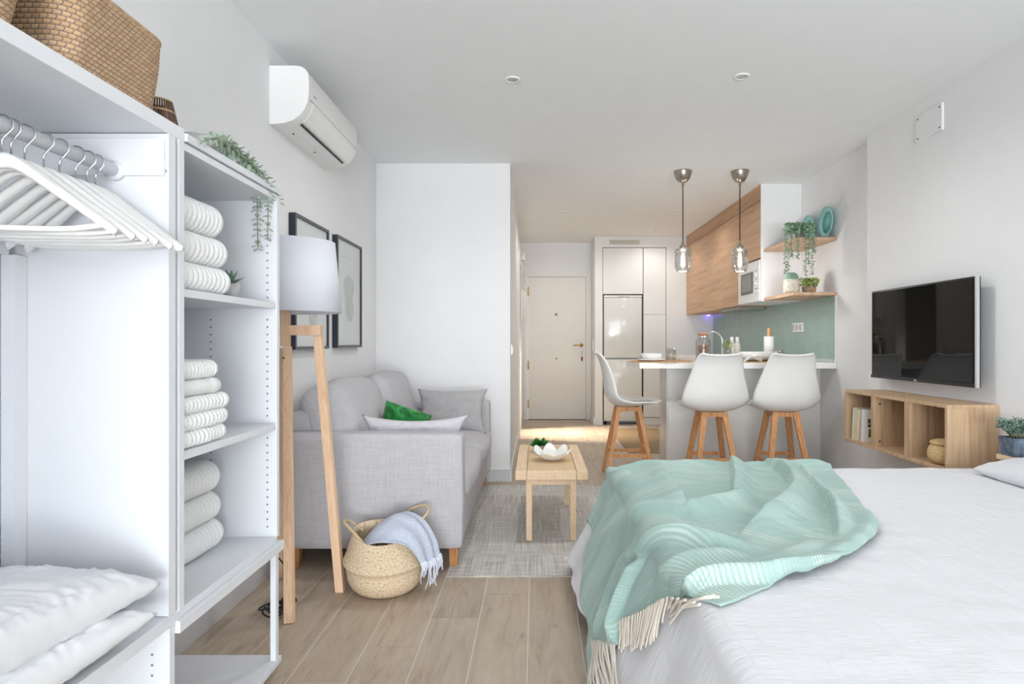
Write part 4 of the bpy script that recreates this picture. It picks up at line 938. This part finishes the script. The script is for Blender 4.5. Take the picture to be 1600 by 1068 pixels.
def thr(u, v):
    # u around, v outward from inside the basket over the rim
    def cm(row, t_):
        L = len(row) - 1; q = t_ * L; k = min(int(q), L - 1); f = q - k
        p0, p1, p2, p3 = row[max(k - 1, 0)], row[k], row[k + 1], row[min(k + 2, L)]
        return 0.5 * ((2 * p1) + (-p0 + p2) * f + (2 * p0 - 5 * p1 + 4 * p2 - p3) * f * f + (-p0 + 3 * p1 - 3 * p2 + p3) * f ** 3)
    V = Vector
    fr = [V((-.055, -.120, .232)), V((-.01, -.138, .250)), V((.05, -.143, .252)), V((.105, -.128, .246)), V((.150, -.112, .208)), V((.178, -.105, .155))]
    md = [V((-.095, .0, .225)), V((-.03, -.02, .295)), V((.045, -.02, .328)), V((.125, -.02, .305)), V((.190, -.03, .235)), V((.218, -.04, .150))]
    bk_ = [V((-.03, .10, .235)), V((.02, .095, .30)), V((.08, .085, .322)), V((.15, .07, .295)), V((.218, .04, .225)), V((.242, .03, .155))]
    p = cm([cm(fr, v), cm(md, v), cm(bk_, v)], u)
    fold = .006 * math.sin(u * 19 + v * 5) * (.3 + .7 * v) + .006 * nz((u * 6, v * 6, 3))
    return c + p + Vector((.5 * fold, -.4 * fold, fold * .9))
mb.grid(thr, 60, 50); o = obj('cloth', mb, BLUETH, th); m = o.modifiers.new('s', 'SOLIDIFY'); m.thickness = .005
mb = MB()
for k in range(34):
    u = k / 33; p = thr(u, 1.0); L_ = random.uniform(.055, .085) + (.04 if 8 < k < 22 else 0)
    pts = [p, p + Vector((.008, -.002, -.02)), p + Vector((.006 + random.uniform(-.008, .008), random.uniform(-.006, .006), -L_ * .6)), p + Vector((random.uniform(-.014, .014), random.uniform(-.01, .01), -L_))]
    pts = [Vector((q.x, q.y, max(q.z, .008))) for q in pts]
    mb.tube(catmull(pts, 7), .0034, 5, .002)
obj('tassels', mb, TASSEL, th, kind='stuff')

# ------------------------------------------------------------------ open wardrobe (left) and shelf unit
XF2 = -.86; T2 = .018
def holes(parent, x, y, zs, n):
    mb = MB()
    for z in zs: mb.add([(x + .0032 * math.cos(a), y, z + .0032 * math.sin(a)) for a in [2 * PI * k / 8 for k in range(8)]], [list(range(8))])
    obj('pin_holes', mb, plain('hole_grey', (120, 122, 126), .9), parent, kind='stuff', fix=False)
wd = thing('hanging_wardrobe', (-1.06, .9, 0), 'open white wardrobe bay with clothes rail at left edge', 'wardrobe')
obj('side_panel', MB().box(XL + .02, XF2, 1.455, 1.479, .462, 1.587), WHITE, wd)
obj('side_panel', MB().box(XL + .02, XF2, 0.30, .324, .462, 1.587), WHITE, wd)
obj('top_board', MB().box(XL + .001, XF2, .20, 1.525, 1.589, 1.621, .001), WHITE, wd)
obj('shelf', MB().box(XL + .02, XF2 + .002, .30, 1.50, .432, .461, .001), WHITE, wd)
obj('lower_side_panel', MB().box(XL + .02, XF2 + .001, 1.462, 1.482, .0, .431), WHITE, wd); obj('lower_side_panel', MB().box(XL + .02, XF2 + .001, .30, .324, .0, .431), WHITE, wd)
obj('back_stile', MB().box(-1.218, -1.187, 1.42, 1.454, .462, 1.30), WHITE, wd)
obj('back_panel', MB().box(XL + .02, XL + .028, .324, 1.42, .60, 1.30), plain('pale_blue_panel', (208, 216, 232), .5), wd, 'pale blue-grey back panel')
obj('back_rail', MB().box(-1.245, -1.20, .324, 1.42, .560, .585), WHITE, wd); obj('back_rail', MB().box(-1.245, -1.20, .324, 1.42, 1.30, 1.33), WHITE, wd)
obj('cleat', MB().box(-1.245, XF2 - .005, 1.448, 1.455, 1.488, 1.575, .001), WHITE, wd)
obj('front_edging', MB().box(XF2, XF2 + .004, 1.453, 1.481, .462, 1.587), WHITE, wd)
obj('clothes_rail', MB().tube([(-.978, .324, 1.4985), (-.978, 1.448, 1.4985)], .0145, 20), WHITE, wd); obj('rail_end', MB().tube([(-.978, 1.44, 1.4985), (-.978, 1.455, 1.4985)], .022, 20), WHITE, wd)
obj('screw', MB().tube([at(258, 267, 1.453), at(258, 267, 1.4551)], .004, 8), CHROME, wd)
holes(wd, -.90, 1.4615, [.10 + .0245 * k for k in range(12)], 0)

su = thing('shelf_unit', (-1.06, 1.8, 0), 'open white shelf unit holding stacks of folded towels', 'shelf unit')
A0, A1 = 1.495, 2.07
obj('side_panel', MB().box(XL + .014, XF2, A0, A0 + .024, .438, 1.588), WHITE, su)
obj('side_panel', MB().box(XL + .014, XF2, A1, A1 + T2, .457, 1.588), WHITE, su)
obj('back_panel', MB().box(XL + .014, XL + .02, A0 + .024, A1, .457, 1.57), WHITE, su)
obj('top_panel', MB().box(XL + .014, XF2, A0 + .024, A1, 1.570, 1.588), WHITE, su)
obj('top_board', MB().box(XL + .001, XF2 + .006, 1.527, A1 + .022, 1.592, 1.612, .001), WHITE, su)
for za in (1.212, .812): obj('shelf', MB().box(XL + .02, XF2 - .003, A0 + .024, A1, za, za + .020, .001), WHITE, su)
obj('shelf', MB().box(XL + .014, XF2, A0 + .024, A1, .438, .457, .001), WHITE, su)
obj('lower_frame', MB().box(XL + .014, XF2 + .012, 1.485, A1 + .03, .408, .4375, .001), WHITE, su)
obj('base_board', MB().box(XL + .014, XF2 + .003, 1.49, A1 + .03, .030, .05, .001).box(XL + .05, XF2 - .03, 1.52, A1, 0, .03), plain('base_grey_white', (222, 224, 230), .5), su)
obj('post', MB().box(XF2 - .018, XF2 + .0, A1 - .01, A1 + .012, .05, .408), WHITE, su); obj('post', MB().box(XL + .02, XL + .038, A1 - .01, A1 + .012, .05, .408), WHITE, su)
obj('front_edging', MB().box(XF2, XF2 + .004, A0, A0 + .022, .457, 1.588), WHITE, su)
hz = [.49 + .0245 * k for k in range(44)]
holes(su, -.892, A1 - .0008, [z for z in hz if abs(z - 1.22) > .02 and abs(z - .82) > .02], 0); holes(su, -1.08, A1 - .0008, [z for z in hz if z > .7 and abs(z - 1.22) > .02 and abs(z - .82) > .02][::1], 0)

# towels: rounded fold profile extruded along Y with real ribs
def towel(y0, y1, xf, xb, z0, th, lab, ribs=13, amp=.0045, grp=None, seed=0, smooth=False, sag=0.0):
    prof = []; r = th / 2; zc = th / 2
    prof += [(xb, th), (xb + (xf - r - xb) * .5, th * (1 + .03))]
    for k in range(15): a = PI / 2 - PI * k / 14; prof.append((xf - r + r * math.cos(a), zc + r * math.sin(a)))
    prof += [(xb + (xf - r - xb) * .5, 0), (xb, 0)]
    P = len(prof); NY = ribs * 8; mb = MB(); vs = []; uv = []
    for j in range(NY + 1):
        v = j / NY; y = y0 + (y1 - y0) * v; b = amp * (abs(math.sin(PI * v * ribs)) - .5) if not smooth else .003 * nz((v * 8, seed, 0))
        end = min(1, min(v, 1 - v) * 9); e = .80 + .20 * math.sqrt(1 - (1 - end) ** 2)
        for i, (x, z) in enumerate(prof):
            dx = x - (xf - r); dz = z - zc; l = math.hypot(max(dx, 0), dz) or 1
            nx, nn = max(dx, 0) / l, dz / l
            zz = zc + dz * e + b * nn; xx = x + b * nx - (1 - e) * .12 * (1 if dx > -.1 else 0) + .005 * nz((x * 12, y * 12, seed))
            vs.append((xx + .006 * nz((seed, v * 2, 1)), y, z0 + max(0.0 if i > P - 3 else -1, zz) - sag * (v - .5)))
    mb.add(vs, [(j * P + i, j * P + i + 1, (j + 1) * P + i + 1, (j + 1) * P + i) for j in range(NY) for i in range(P - 1)], True)
    mb.add(vs[:P], [list(range(P))]); mb.add(vs[NY * P:], [list(range(P))[::-1]])
    mb.add([vs[0], vs[P - 1], vs[NY * P + P - 1], vs[NY * P]], [(0, 1, 2, 3)])
    return obj('folded_towel', mb, TOWEL, None, lab, 'towel', grp, origin=((xf + xb) / 2, (y0 + y1) / 2, z0))
g = 'folded white towels in the shelf unit'
towel(1.525, 1.79, -.872, -1.20, 1.2335, .074, 'thick ribbed white towel, bottom of the upper shelf stack', 12, grp=g, seed=1)
towel(1.525, 1.782, -.876, -1.20, 1.308, .082, 'thick ribbed white towel, middle of the upper shelf stack', 12, grp=g, seed=2)
towel(1.525, 1.772, -.882, -1.20, 1.391, .092, 'thick ribbed white towel, top of the upper shelf stack', 12, grp=g, seed=3)
z = .8335
for th_, y1, xf_, lab, smo in ((.043, 1.765, -.868, 'ribbed white towel, lowest in the middle shelf stack', 0), (.043, 1.772, -.866, 'ribbed white towel, second from bottom in middle shelf stack', 0), (.042, 1.775, -.866, 'ribbed white towel, third from bottom in middle shelf stack', 0),
                               (.044, 1.748, -.874, 'plain plush white towel, fourth from bottom in middle shelf stack', 1), (.048, 1.735, -.878, 'ribbed white towel, top of the middle shelf stack', 0)):
    towel(1.525, y1, xf_, -1.2, z, th_ - .001, lab, 13, grp=g, seed=z * 50, smooth=bool(smo)); z += th_
z = .4585
for th_, y1, lab in ((.092, 1.985, 'striped white towel, bottom of the lowest shelf stack'), (.088, 1.97, 'striped white towel, middle of the lowest shelf stack'), (.098, 1.962, 'striped white towel, top of the lowest shelf stack')):
    towel(1.62, y1, -.985, -1.235, z, th_ - .001, lab, 17, amp=.003, grp=g, seed=z * 60); z += th_
# small aloe behind towels
c = Vector((-.93, 1.90, 1.2335))
t = thing('small_aloe', c, 'small spiky green aloe behind towels on the upper shelf', 'plant')
pot(t, c, .022, .028, .045, POTG); mb = MB()
for k in range(16):
    a = 2 * PI * k / 16 + .2; el = random.uniform(.5, 1.3); leaf(mb, c + Vector((0, 0, .04)), (math.cos(a) * math.cos(el), math.sin(a) * math.cos(el), math.sin(el)), random.uniform(.04, .055), .011, n=(0, 0, 1), curl=.05)
obj('leaves', mb, ALOE, t)

# hangers
def make_hanger():
    t = thing('clothes_hanger', (0, 0, 0), '', 'hanger', 'white hangers on the wardrobe rail')
    hk = [(0, 0, -.055), (0, 0, -.028), (.004, 0, -.022), (.020, 0, -.002)]
    hk += [(.0185 * math.cos(a), 0, .0185 * math.sin(a) + .0) for a in [PI * k / 12 for k in range(0, 13)]]
    hk[3] = (.0185, 0, -.006); 
    obj('hook', MB().tube([(p[0], p[1], p[2]) for p in hk], .0019, 8), CHROME, t, 'shiny steel hook')
    # moulded shoulders: strip with curved section
    top = catmull([(-.182, 0, -.182), (-.165, 0, -.165), (-.10, 0, -.115), (-.045, 0, -.072), (-.018, 0, -.054), (0, 0, -.050), (.018, 0, -.054), (.045, 0, -.072), (.10, 0, -.115), (.165, 0, -.165), (.182, 0, -.182)], 60)
    mb = MB(); vs = []; K = 10
    for i, p in enumerate(top):
        k = abs(i / 60 * 2 - 1); wd_ = (.011 + .026 * min(1, k * 1.5)) * (1 if k < .80 else max(.22, (1 - k) / .20)); hh = (.030 - .014 * k) * (1 if k < .95 else .6)
        bend = .028 * k * k
        for q in range(K):
            a = 2 * PI * q / K; vs.append((p.x, p.y + wd_ / 2 * math.cos(a) + bend, p.z - hh / 2 + hh / 2 * math.sin(a)))
    n = len(top)
    mb.add(vs, [(i * K + q, i * K + (q + 1) % K, (i + 1) * K + (q + 1) % K, (i + 1) * K + q) for i in range(n - 1) for q in range(K)] + [list(range(K)), [(n - 1) * K + q for q in range(K)]], True)
    obj('shoulder_bar', mb, WHITE2, t)
    obj('trouser_bar', MB().tube(catmull([(-.165, .02, -.176), (-.10, .008, -.186), (0, 0, -.188), (.10, .008, -.186), (.165, .02, -.176)], 20), .0055, 8), WHITE2, t)
    return t
h0 = make_hanger()
hy = [1.385, 1.358, 1.325, 1.28, 1.239, 1.193, 1.162, 1.142]
hl = ['hook farthest from camera beside the shelf panel', 'second from the shelf panel', 'third from the shelf panel', 'fourth from the shelf panel', 'fifth from the shelf panel', 'third nearest the left picture edge', 'second nearest the left picture edge', 'nearest the left picture edge']
for k, y in enumerate(hy):
    o = h0 if k == 0 else dup(h0)
    o.location = (-.978 , y, 1.4985); o.rotation_euler.z = math.radians([-3, 4, 6, 2, 5, 8, -2, 9][k]); o['label'] = 'white moulded clothes hanger on rail, ' + hl[k]

# pillows on wardrobe shelf
def bedpillow(c, sx, sy, sz, M, lab, seed):
    mb = MB(); n = 90
    def S(sign):
        def fn(u, v):
            a, b = 2 * u - 1, 2 * v - 1; h = (max(0, 1 - a * a)) ** .36 * (max(0, 1 - b * b)) ** .36
            x = a * sx / 2 * (1 - .10 * (1 - b * b) * a * a); y = b * sy / 2 * (1 - .10 * (1 - a * a) * b * b)
            edge = max(abs(a), abs(b)); q = noise.noise(Vector((a * 2.2 + seed, b * 2.2, 0)))
            w_ = .008 * q + .009 * abs(noise.noise(Vector((a * 6 + seed + q * 2, b * 12 + q * 2, 1)))) + .004 * abs(noise.noise(Vector((a * 18, b * 30 + q * 5, seed)))) + .002 * edge ** 4 * math.sin(a * 38 + b * 22 + q * 9)
            return Vector((x, y, sign * (sz / 2 * h) + w_ * min(1, h * 2)))
        return fn
    mb.grid(S(1), n, n); mb.grid(S(-1), n, n); mb.v = [M @ p + Vector(c) for p in mb.v]
    return obj('bed_pillow', mb, PILLOW, None, lab, 'pillow', None, origin=c)
bedpillow((-1.045, 1.03, .510), .44, .66, .12, RY(0), 'white bed pillow flat on wardrobe shelf, lower of two', 1.5)
bedpillow((-1.055, 1.065, .592), .43, .67, .145, RX(-4) @ RY(2), 'plump white bed pillow on top of the wardrobe pillow pile', 6.2)

# ------------------------------------------------------------------ baskets on top of the wardrobe
def coil_basket(x0, x1, y0, y1, z0, hgt, lab, flare=.018, rows=17):
    t = thing('woven_basket', ((x0 + x1) / 2, (y0 + y1) / 2, z0), lab, 'basket')
    cx, cy = (x0 + x1) / 2, (y0 + y1) / 2; hx, hy = (x1 - x0) / 2, (y1 - y0) / 2; NU = 220; SUB = 8; NV = rows * SUB
    per = 2 * (x1 - x0 + y1 - y0); nst = int(per / .0135)
    def ring(s, off):
        rr = .035 + off; ax, ay = hx + off, hy + off
        segs = [(2 * ax - 2 * rr), PI / 2 * rr, (2 * ay - 2 * rr), PI / 2 * rr] * 2; L = sum(segs); d = s * L
        cs = [(ax - rr, -ay + rr, -PI / 2), (ax - rr, ay - rr, 0), (-ax + rr, ay - rr, PI / 2), (-ax + rr, -ay + rr, PI)]
        starts = [(-ax + rr, -ay, 1, 0), (ax, -ay + rr, 0, 1), (ax - rr, ay, -1, 0), (-ax, ay - rr, 0, -1)]
        for q in range(4):
            if d <= segs[2 * q]: a = starts[q]; return a[0] + a[2] * d, a[1] + a[3] * d
            d -= segs[2 * q]
            if d <= segs[2 * q + 1]: c_ = cs[q]; an = c_[2] + d / rr; return c_[0] + rr * math.cos(an), c_[1] + rr * math.sin(an)
            d -= segs[2 * q + 1]
        return starts[0][0], starts[0][1]
    vs = []; uv = []
    for j in range(NV + 1):
        v = j / NV; off = flare * v + .0035 * abs(math.sin(PI * v * rows)) + .004 * math.sin(PI * v)
        for i in range(NU + 1):
            x, y = ring(min(i / NU, .99999), off); vs.append((cx + x, cy + y, z0 + hgt * v)); uv.append((i / NU * nst, v * rows))
    mb = MB(); mb.add(vs, [(j * (NU + 1) + i, j * (NU + 1) + i + 1, (j + 1) * (NU + 1) + i + 1, (j + 1) * (NU + 1) + i) for j in range(NV) for i in range(NU)], True, uv)
    o = obj('basket_wall', mb, BRB, t, fix=False)
    obj('basket_floor', MB().box(x0 + .015, x1 - .015, y0 + .015, y1 - .015, z0, z0 + .006), CORK, t)
    pts = [Vector((cx + ring(min(i / 100, .99999), flare)[0], cy + ring(min(i / 100, .99999), flare)[1], z0 + hgt)) for i in range(101)]
    obj('rim', MB().tube(pts, .006, 8), plain('basket_rim', (176, 150, 122), .8, var=14, nscale=60), t)
    obj('inner_wall', MB().add([(cx + ring(min(i / 100, .99999), -.006)[0], cy + ring(min(i / 100, .99999), -.006)[1], z0 + (hgt - .002) * k) for k in (0, 1) for i in range(101)], [(i, i + 1, 102 + i, 101 + i) for i in range(100)], True), CORK, t)
coil_basket(-1.23, -.868, 1.157, 1.425, 1.6215, .155, 'large woven seagrass basket with dark stitching on top of wardrobe')
coil_basket(-1.23, -.868, .76, 1.046, 1.6215, .155, 'woven seagrass basket cropped at top left picture corner')
# small slatted bowl
c = Vector((-.905, 1.492, 1.6215)); t = thing('slatted_bowl', c, 'small dark brown slatted cane bowl beside the large basket on wardrobe', 'bowl')
for k in range(40):
    a = 2 * PI * k / 40; cs, sn = math.cos(a), math.sin(a)
    obj('slat', MB().bar(c + Vector((.042 * cs, .040 * sn, 0)), c + Vector((.030 * cs, .028 * sn, .055)), .004, .003, .002, .002), plain('dark_cane', (96, 72, 60), .6, var=10), t)
obj('hoop', MB().tube([c + Vector((.030 * math.cos(a), .028 * math.sin(a), .055)) for a in [2 * PI * k / 40 for k in range(41)]], .002, 6).tube([c + Vector((.0365 * math.cos(a), .0345 * math.sin(a), .028)) for a in [2 * PI * k / 40 for k in range(41)]], .002, 6), plain('cane_gold', (190, 160, 120), .6), t)

# ------------------------------------------------------------------ eucalyptus on shelf unit
c = Vector((-.93, 1.72, 1.6125)); t = thing('eucalyptus_plant', c, 'trailing eucalyptus in grey bowl on top of the shelf unit', 'plant')
obj('pot', MB().lathe([(0, 0), (.045, 0), (.062, .02), (.07, .045), (.064, .045), (.05, .03), (0, .03)], c, 32), POTG, t)
lm = MB(); leaf(lm, (0, 0, 0), (0, 1, 0), 1, .72, n=(0, 0, 1), curl=.12)
lme = bpy.data.meshes.new('leaf'); lme.from_pydata([tuple(p) for p in lm.v], [], lm.f); lme.materials.append(LEAF1)
for pl in lme.polygons: pl.use_smooth = True
vm = MB(); nl = 0
def spray(pts, n, L0, L1, hang=False):
    global nl
    pp = catmull(pts, n); vm.tube(pp, .0014, 5)
    for i, p in enumerate(pp[1:]):
        d = (pp[i + 1] - pp[i]).normalized()
        for s_ in (0, 1):
            if nl >= 290: return
            a = i * 1.9 + s_ * PI; sd = d.cross(Vector((0, 0, 1)) if abs(d.z) < .8 else Vector((1, 0, 0))).normalized(); u_ = sd.cross(d)
            o_ = (sd * math.cos(a) + u_ * math.sin(a) + d * .35).normalized(); f = L0 + (L1 - L0) * i / n
            o = bpy.data.objects.new('leaf', lme); C.objects.link(o); o.parent = t; o.location = p - c
            o.rotation_mode = 'QUATERNION'; o.rotation_quaternion = o_.to_track_quat('Y', 'Z'); k = f * random.uniform(.8, 1.15); o.scale = (k, k, k); nl += 1
P = lambda px, py, D: at(px, py, D)
b0 = c + Vector((0, 0, .04))
spray([b0, P(345, 222, 1.70), P(368, 236, 1.80), P(395, 262, 1.90), P(405, 285, 1.97), P(402, 310, 2.03), P(402, 345, 2.04), P(403, 388, 2.04)], 38, 0.030, 0.022)
spray([b0, P(350, 228, 1.72), P(378, 244, 1.84), P(405, 272, 1.94), P(420, 298, 2.02), P(419, 322, 2.04), P(418, 372, 2.04)], 34, 0.030, 0.018)
spray([b0, P(352, 220, 1.72), P(382, 243, 1.86), P(408, 270, 1.98), P(425, 292, 2.06), P(436, 316, 2.12)], 24, 0.030, 0.021)
spray([b0, P(340, 216, 1.66), P(328, 217, 1.60), P(318, 221, 1.56)], 10, 0.024, 0.017)
spray([b0, P(352, 228, 1.74), P(372, 250, 1.84), P(388, 268, 1.92), P(398, 288, 1.98), P(410, 300, 2.02)], 18, .032, .024)
spray([b0, P(356, 226, 1.76), P(390, 258, 1.90), P(410, 284, 1.99), P(428, 300, 2.05)], 20, 0.030, 0.021)
spray([b0, P(348, 224, 1.70), P(372, 240, 1.80), P(392, 256, 1.86)], 13, 0.033, 0.029)
obj('vine', vm, STEM, t)

# ------------------------------------------------------------------ bed
ZB = .510
BX0, BX1, BY0, BY1 = .36, XR - .005, .55, 2.93
bd = thing('bed', (1.3, 1.7, 0), 'large bed covered by white textured coverlet in right foreground', 'bed')
obj('mattress', MB().box(BX0 + .06, BX1, BY0, BY1 - .05, .25, ZB - .012, .03, 3), PILLOW, bd)
obj('bed_base', MB().box(BX0 + .09, BX1, BY0, BY1 - .09, .02, .25), WHITE, bd)
mb = MB(); NXC = 150; NYC = 150
def cov(a, y):
    """a >= 0 : distance from left edge across the top, a < 0 : down the side"""
    flare = .05 * max(0, (y - 2.3)) / .7
    if a >= .05: x, z = BX0 + a, ZB
    elif a > -.05:
        k = (.05 - a) / .10; x = BX0 + .05 - .055 * math.sin(k * PI / 2) * 1.0; z = ZB - .05 * (1 - math.cos(k * PI / 2))
    else:
        q = (-.05 - a); x = BX0 - .005 - .42 * q - flare * q / .4; z = ZB - .05 - q * .93
        x += .012 * math.sin(y * 9 + 1) * min(1, q / .2) + .006 * math.sin(y * 23) * min(1, q / .2)
    r = min(1, max(0, (a + .05) / .2))
    z += r * (.004 * nz((x * 3, y * 3, 0)) + .0035 * nz((x * 9, y * 14, 5)) + .0012 * math.sin(x * 60) * math.sin(y * 150))
    return x, z
def far(u, v):
    A = -.46; a = A + (BX1 - BX0 - A) * u
    yy = BY0 + (BY1 + .40 - BY0) * v; q = yy - BY1
    x, z = cov(a, min(yy, BY1))
    if q > 0:
        k = min(q, .06) / .06; y_ = BY1 + .03 * math.sin(k * PI / 2) + max(0, q - .06) * .22; dz = .03 * (1 - math.cos(k * PI / 2)) + max(0, q - .06) * .95
        z = max(.06, z - dz); return Vector((x, y_, z))
    return Vector((x, yy, max(z, .05)))
mb.grid(far, NXC, NYC)
o = obj('coverlet', mb, COVER, bd)
cushion('bed_cushion', (2.10, 2.60, ZB + .045), .30, .40, .10, PILLOW, M=RY(-8), seed=9, label='white pillow at the right end of the bed beside plant', cat='pillow')

# ------------------------------------------------------------------ mint throw on the bed
def unproj(px, py):
    x_, y_ = px - VX, py - VY
    s = y_ / (EYE - ZB); X = x_ / s
    if X >= BX0 + .03: return Vector((X - BX0, F / s, 0))
    # side plane through (BX0-.005, ZB-.05), slope .42/.93
    kx = .42 / .93; s = (x_ + kx * y_) / (BX0 - .005 - kx * (ZB - .05) + kx * EYE); z = EYE - y_ / s
    q = (ZB - .05 - z) / .93; return Vector((-.05 - q, F / s, 0))
farc = [Vector((a, 2.985, 0)) for a in (-.03, .2, .45, .7, .9, 1.03)]
right = [farc[-1]] + [unproj(*p) for p in ((1326, 765), (1346, 790), (1371, 822), (1367, 846), (1332, 873), (1270, 900), (1200, 920), (1128, 952))]
bott = [unproj(*p) for p in ((926, 1110), (945, 1050), (978, 1010), (992, 972), (1035, 946), (1062, 938))] + [right[-1]]
left = [farc[0]] + [unproj(*p) for p in ((928, 792), (930, 838), (922, 895), (917, 957), (918, 1010), (922, 1068))] + [bott[0]]
def resamp(pts, n):
    pp = catmull(pts, 200); d = [0]
    for i in range(1, len(pp)): d.append(d[-1] + (pp[i] - pp[i - 1]).length)
    out = []; j = 0
    for k in range(n + 1):
        t_ = d[-1] * k / n
        while j < len(d) - 2 and d[j + 1] < t_: j += 1
        f = (t_ - d[j]) / max(1e-9, d[j + 1] - d[j]); out.append(pp[j].lerp(pp[j + 1], min(1, max(0, f))))
    return out
NU, NV = 230, 210
Cf, Cb, Cl, Cr = resamp(farc, NU), resamp(bott, NU), resamp(left, NV), resamp(right, NV)
ridges = [  # pixels, height, width on the two sides (left of direction, right of direction)
    ([(1030, 735), (1040, 762), (1058, 790), (1078, 812)], .050, .018, .09),
    ([(1142, 724), (1148, 760), (1146, 798)], .045, .06, .012),
    ([(1183, 726), (1215, 738), (1234, 758), (1240, 780), (1218, 806), (1190, 825), (1160, 841)], .050, .09, .016),
    ([(1240, 740), (1262, 772), (1298, 802), (1314, 852)], .050, .05, .014),
    ([(985, 905), (1000, 872), (1020, 856), (1092, 858), (1176, 868)], .042, .05, .030),
    ([(976, 1012), (984, 970), (997, 915), (1016, 876)], .050, .05, .010),
    ([(1075, 928), (1090, 918), (1120, 916), (1223, 910), (1330, 874)], .036, .05, .010),
    ([(945, 765), (990, 760), (1045, 772)], .030, .06, .04),
    ([(1066, 812), (1114, 800), (1180, 788)], .042, .03, .06),
    ([(940, 850), (985, 820), (1040, 806), (1075, 812)], .028, .06, .05),
    ([(950, 733), (1000, 730), (1060, 733), (1135, 729), (1160, 732)], .024, .05, .05),
    ([(1150, 731), (1200, 729), (1250, 731), (1315, 735)], .026, .05, .05),
    ([(958, 725), (965, 745), (1000, 758)], .03, .03, .03),
    ([(1345, 800), (1360, 825), (1340, 856), (1280, 885)], .020, .03, .05),
    ([(930, 1010), (945, 960), (965, 900), (985, 860)], .022, .03, .03),
    ([(1130, 905), (1200, 892), (1290, 850)], .020, .04, .04),
    ([(1030, 905), (1060, 885), (1120, 880), (1190, 886)], .024, .03, .04),
]
RD = []
for pts, hgt, wl, wr_ in ridges:
    RD.append((catmull([unproj(*p) for p in pts], 14), hgt * 1.3, wl * (.95 if wl > .03 else .8), wr_ * (.95 if wr_ > .03 else .8)))
def hgt_at(P_):
    tot = 0
    for pl, hh, wl, wr_ in RD:
        best = 1e9; sg = 1; tt = 0
        for i in range(len(pl) - 1):
            a, b = pl[i], pl[i + 1]; dx, dy = b.x - a.x, b.y - a.y; l2 = dx * dx + dy * dy
            f = ((P_.x - a.x) * dx + (P_.y - a.y) * dy) / l2; f = 0 if f < 0 else 1 if f > 1 else f
            ex, ey = P_.x - a.x - f * dx, P_.y - a.y - f * dy; d2 = ex * ex + ey * ey
            if d2 < best: best = d2; sg = 1 if dx * ey - dy * ex > 0 else -1; tt = (i + f) / (len(pl) - 1)
        w_ = wl if sg > 0 else wr_
        e = math.sqrt(best) / w_
        if e < 3:
            end = min(1, min(tt, 1 - tt) * 4 + .15)
            val = hh * math.exp(-e * e) * end; tot = max(tot, val) + .25 * min(tot, val)
    return tot
pts3 = []; A2 = []
for j in range(NV + 1):
    v = j / NV
    for i in range(NU + 1):
        u = i / NU
        p = Cf[i] * (1 - v) + Cb[i] * v + Cl[j] * (1 - u) + Cr[j] * u - (Cf[0] * (1 - u) * (1 - v) + Cf[-1] * u * (1 - v) + Cb[0] * (1 - u) * v + Cb[-1] * u * v)
        A2.append(p)
def place(p, extra=0.0, h=None):
    a, y = p.x, p.y; h_ = hgt_at(p) if h is None else h
    yy = min(y, BY1); x, z = cov(a, yy); q = y - BY1
    h_ += .009 + extra + .009 * abs(nz((a * 5 + y * 3, y * 5 - a * 3, 2))) + .0015 * nz((a * 25, y * 25, 2))
    if q > 0: z -= q * 1.1; yo = BY1 + q * .8
    else: yo = y
    k = min(1, max(0, (.07 - a) / .12))
    nrm = Vector((-math.sin(k * 1.15), 0, math.cos(k * 1.15)))
    hh = h_ * (1 - .35 * k) + .006 * k
    return Vector((x, yo, max(z, .02))) + nrm * hh + Vector((0, .02 * min(1, max(0, q) / .05), 0))
vs = [place(p) for p in A2]
uv = [(i / NU * 1.0, j / NV) for j in range(NV + 1) for i in range(NU + 1)]
mb = MB(); mb.add(vs, [(j * (NU + 1) + i, j * (NU + 1) + i + 1, (j + 1) * (NU + 1) + i + 1, (j + 1) * (NU + 1) + i) for j in range(NV) for i in range(NU)], True, uv)
tb = thing('mint_throw', (.9, 2.2, ZB), 'crumpled mint green throw with cream fringe over left end of bed', 'throw')
o = obj('cloth', mb, BLANK, tb); m = o.modifiers.new('s', 'SOLIDIFY'); m.thickness = .006; m.offset = -1
def fringe(pa, pb, ea, eb, n, jit=.02):
    mb = MB()
    for k in range(n):
        f = k / (n - 1) + random.uniform(-.01, .01); s0 = unproj(pa[0] + (pb[0] - pa[0]) * f, pa[1] + (pb[1] - pa[1]) * f); e0 = unproj(ea[0] + (eb[0] - ea[0]) * f, ea[1] + (eb[1] - ea[1]) * f)
        e0 += Vector((random.uniform(-jit, jit), random.uniform(-jit, jit), 0)); md = (s0 + e0) / 2 + Vector((random.uniform(-jit, jit) * .5, random.uniform(-jit, jit) * .4, 0))
        pp = [place(q, .004 * (k % 2), h=.03 * (1 - i / 9) * .6) for i, q in enumerate(catmull([s0, md, e0], 9))]
        mb.tube(pp, .0036, 5, .0026)
    return mb
obj('fringe', fringe((1128, 953), (1058, 939), (1062, 968), (1045, 962), 14), CREAM, tb, kind='stuff')
obj('fringe', fringe((1052, 940), (990, 975), (1030, 1004), (980, 1022), 34, .012), CREAM, tb, kind='stuff')
obj('fringe', fringe((978, 1010), (932, 1004), (974, 1080), (934, 1085), 18, .016), CREAM, tb, kind='stuff')
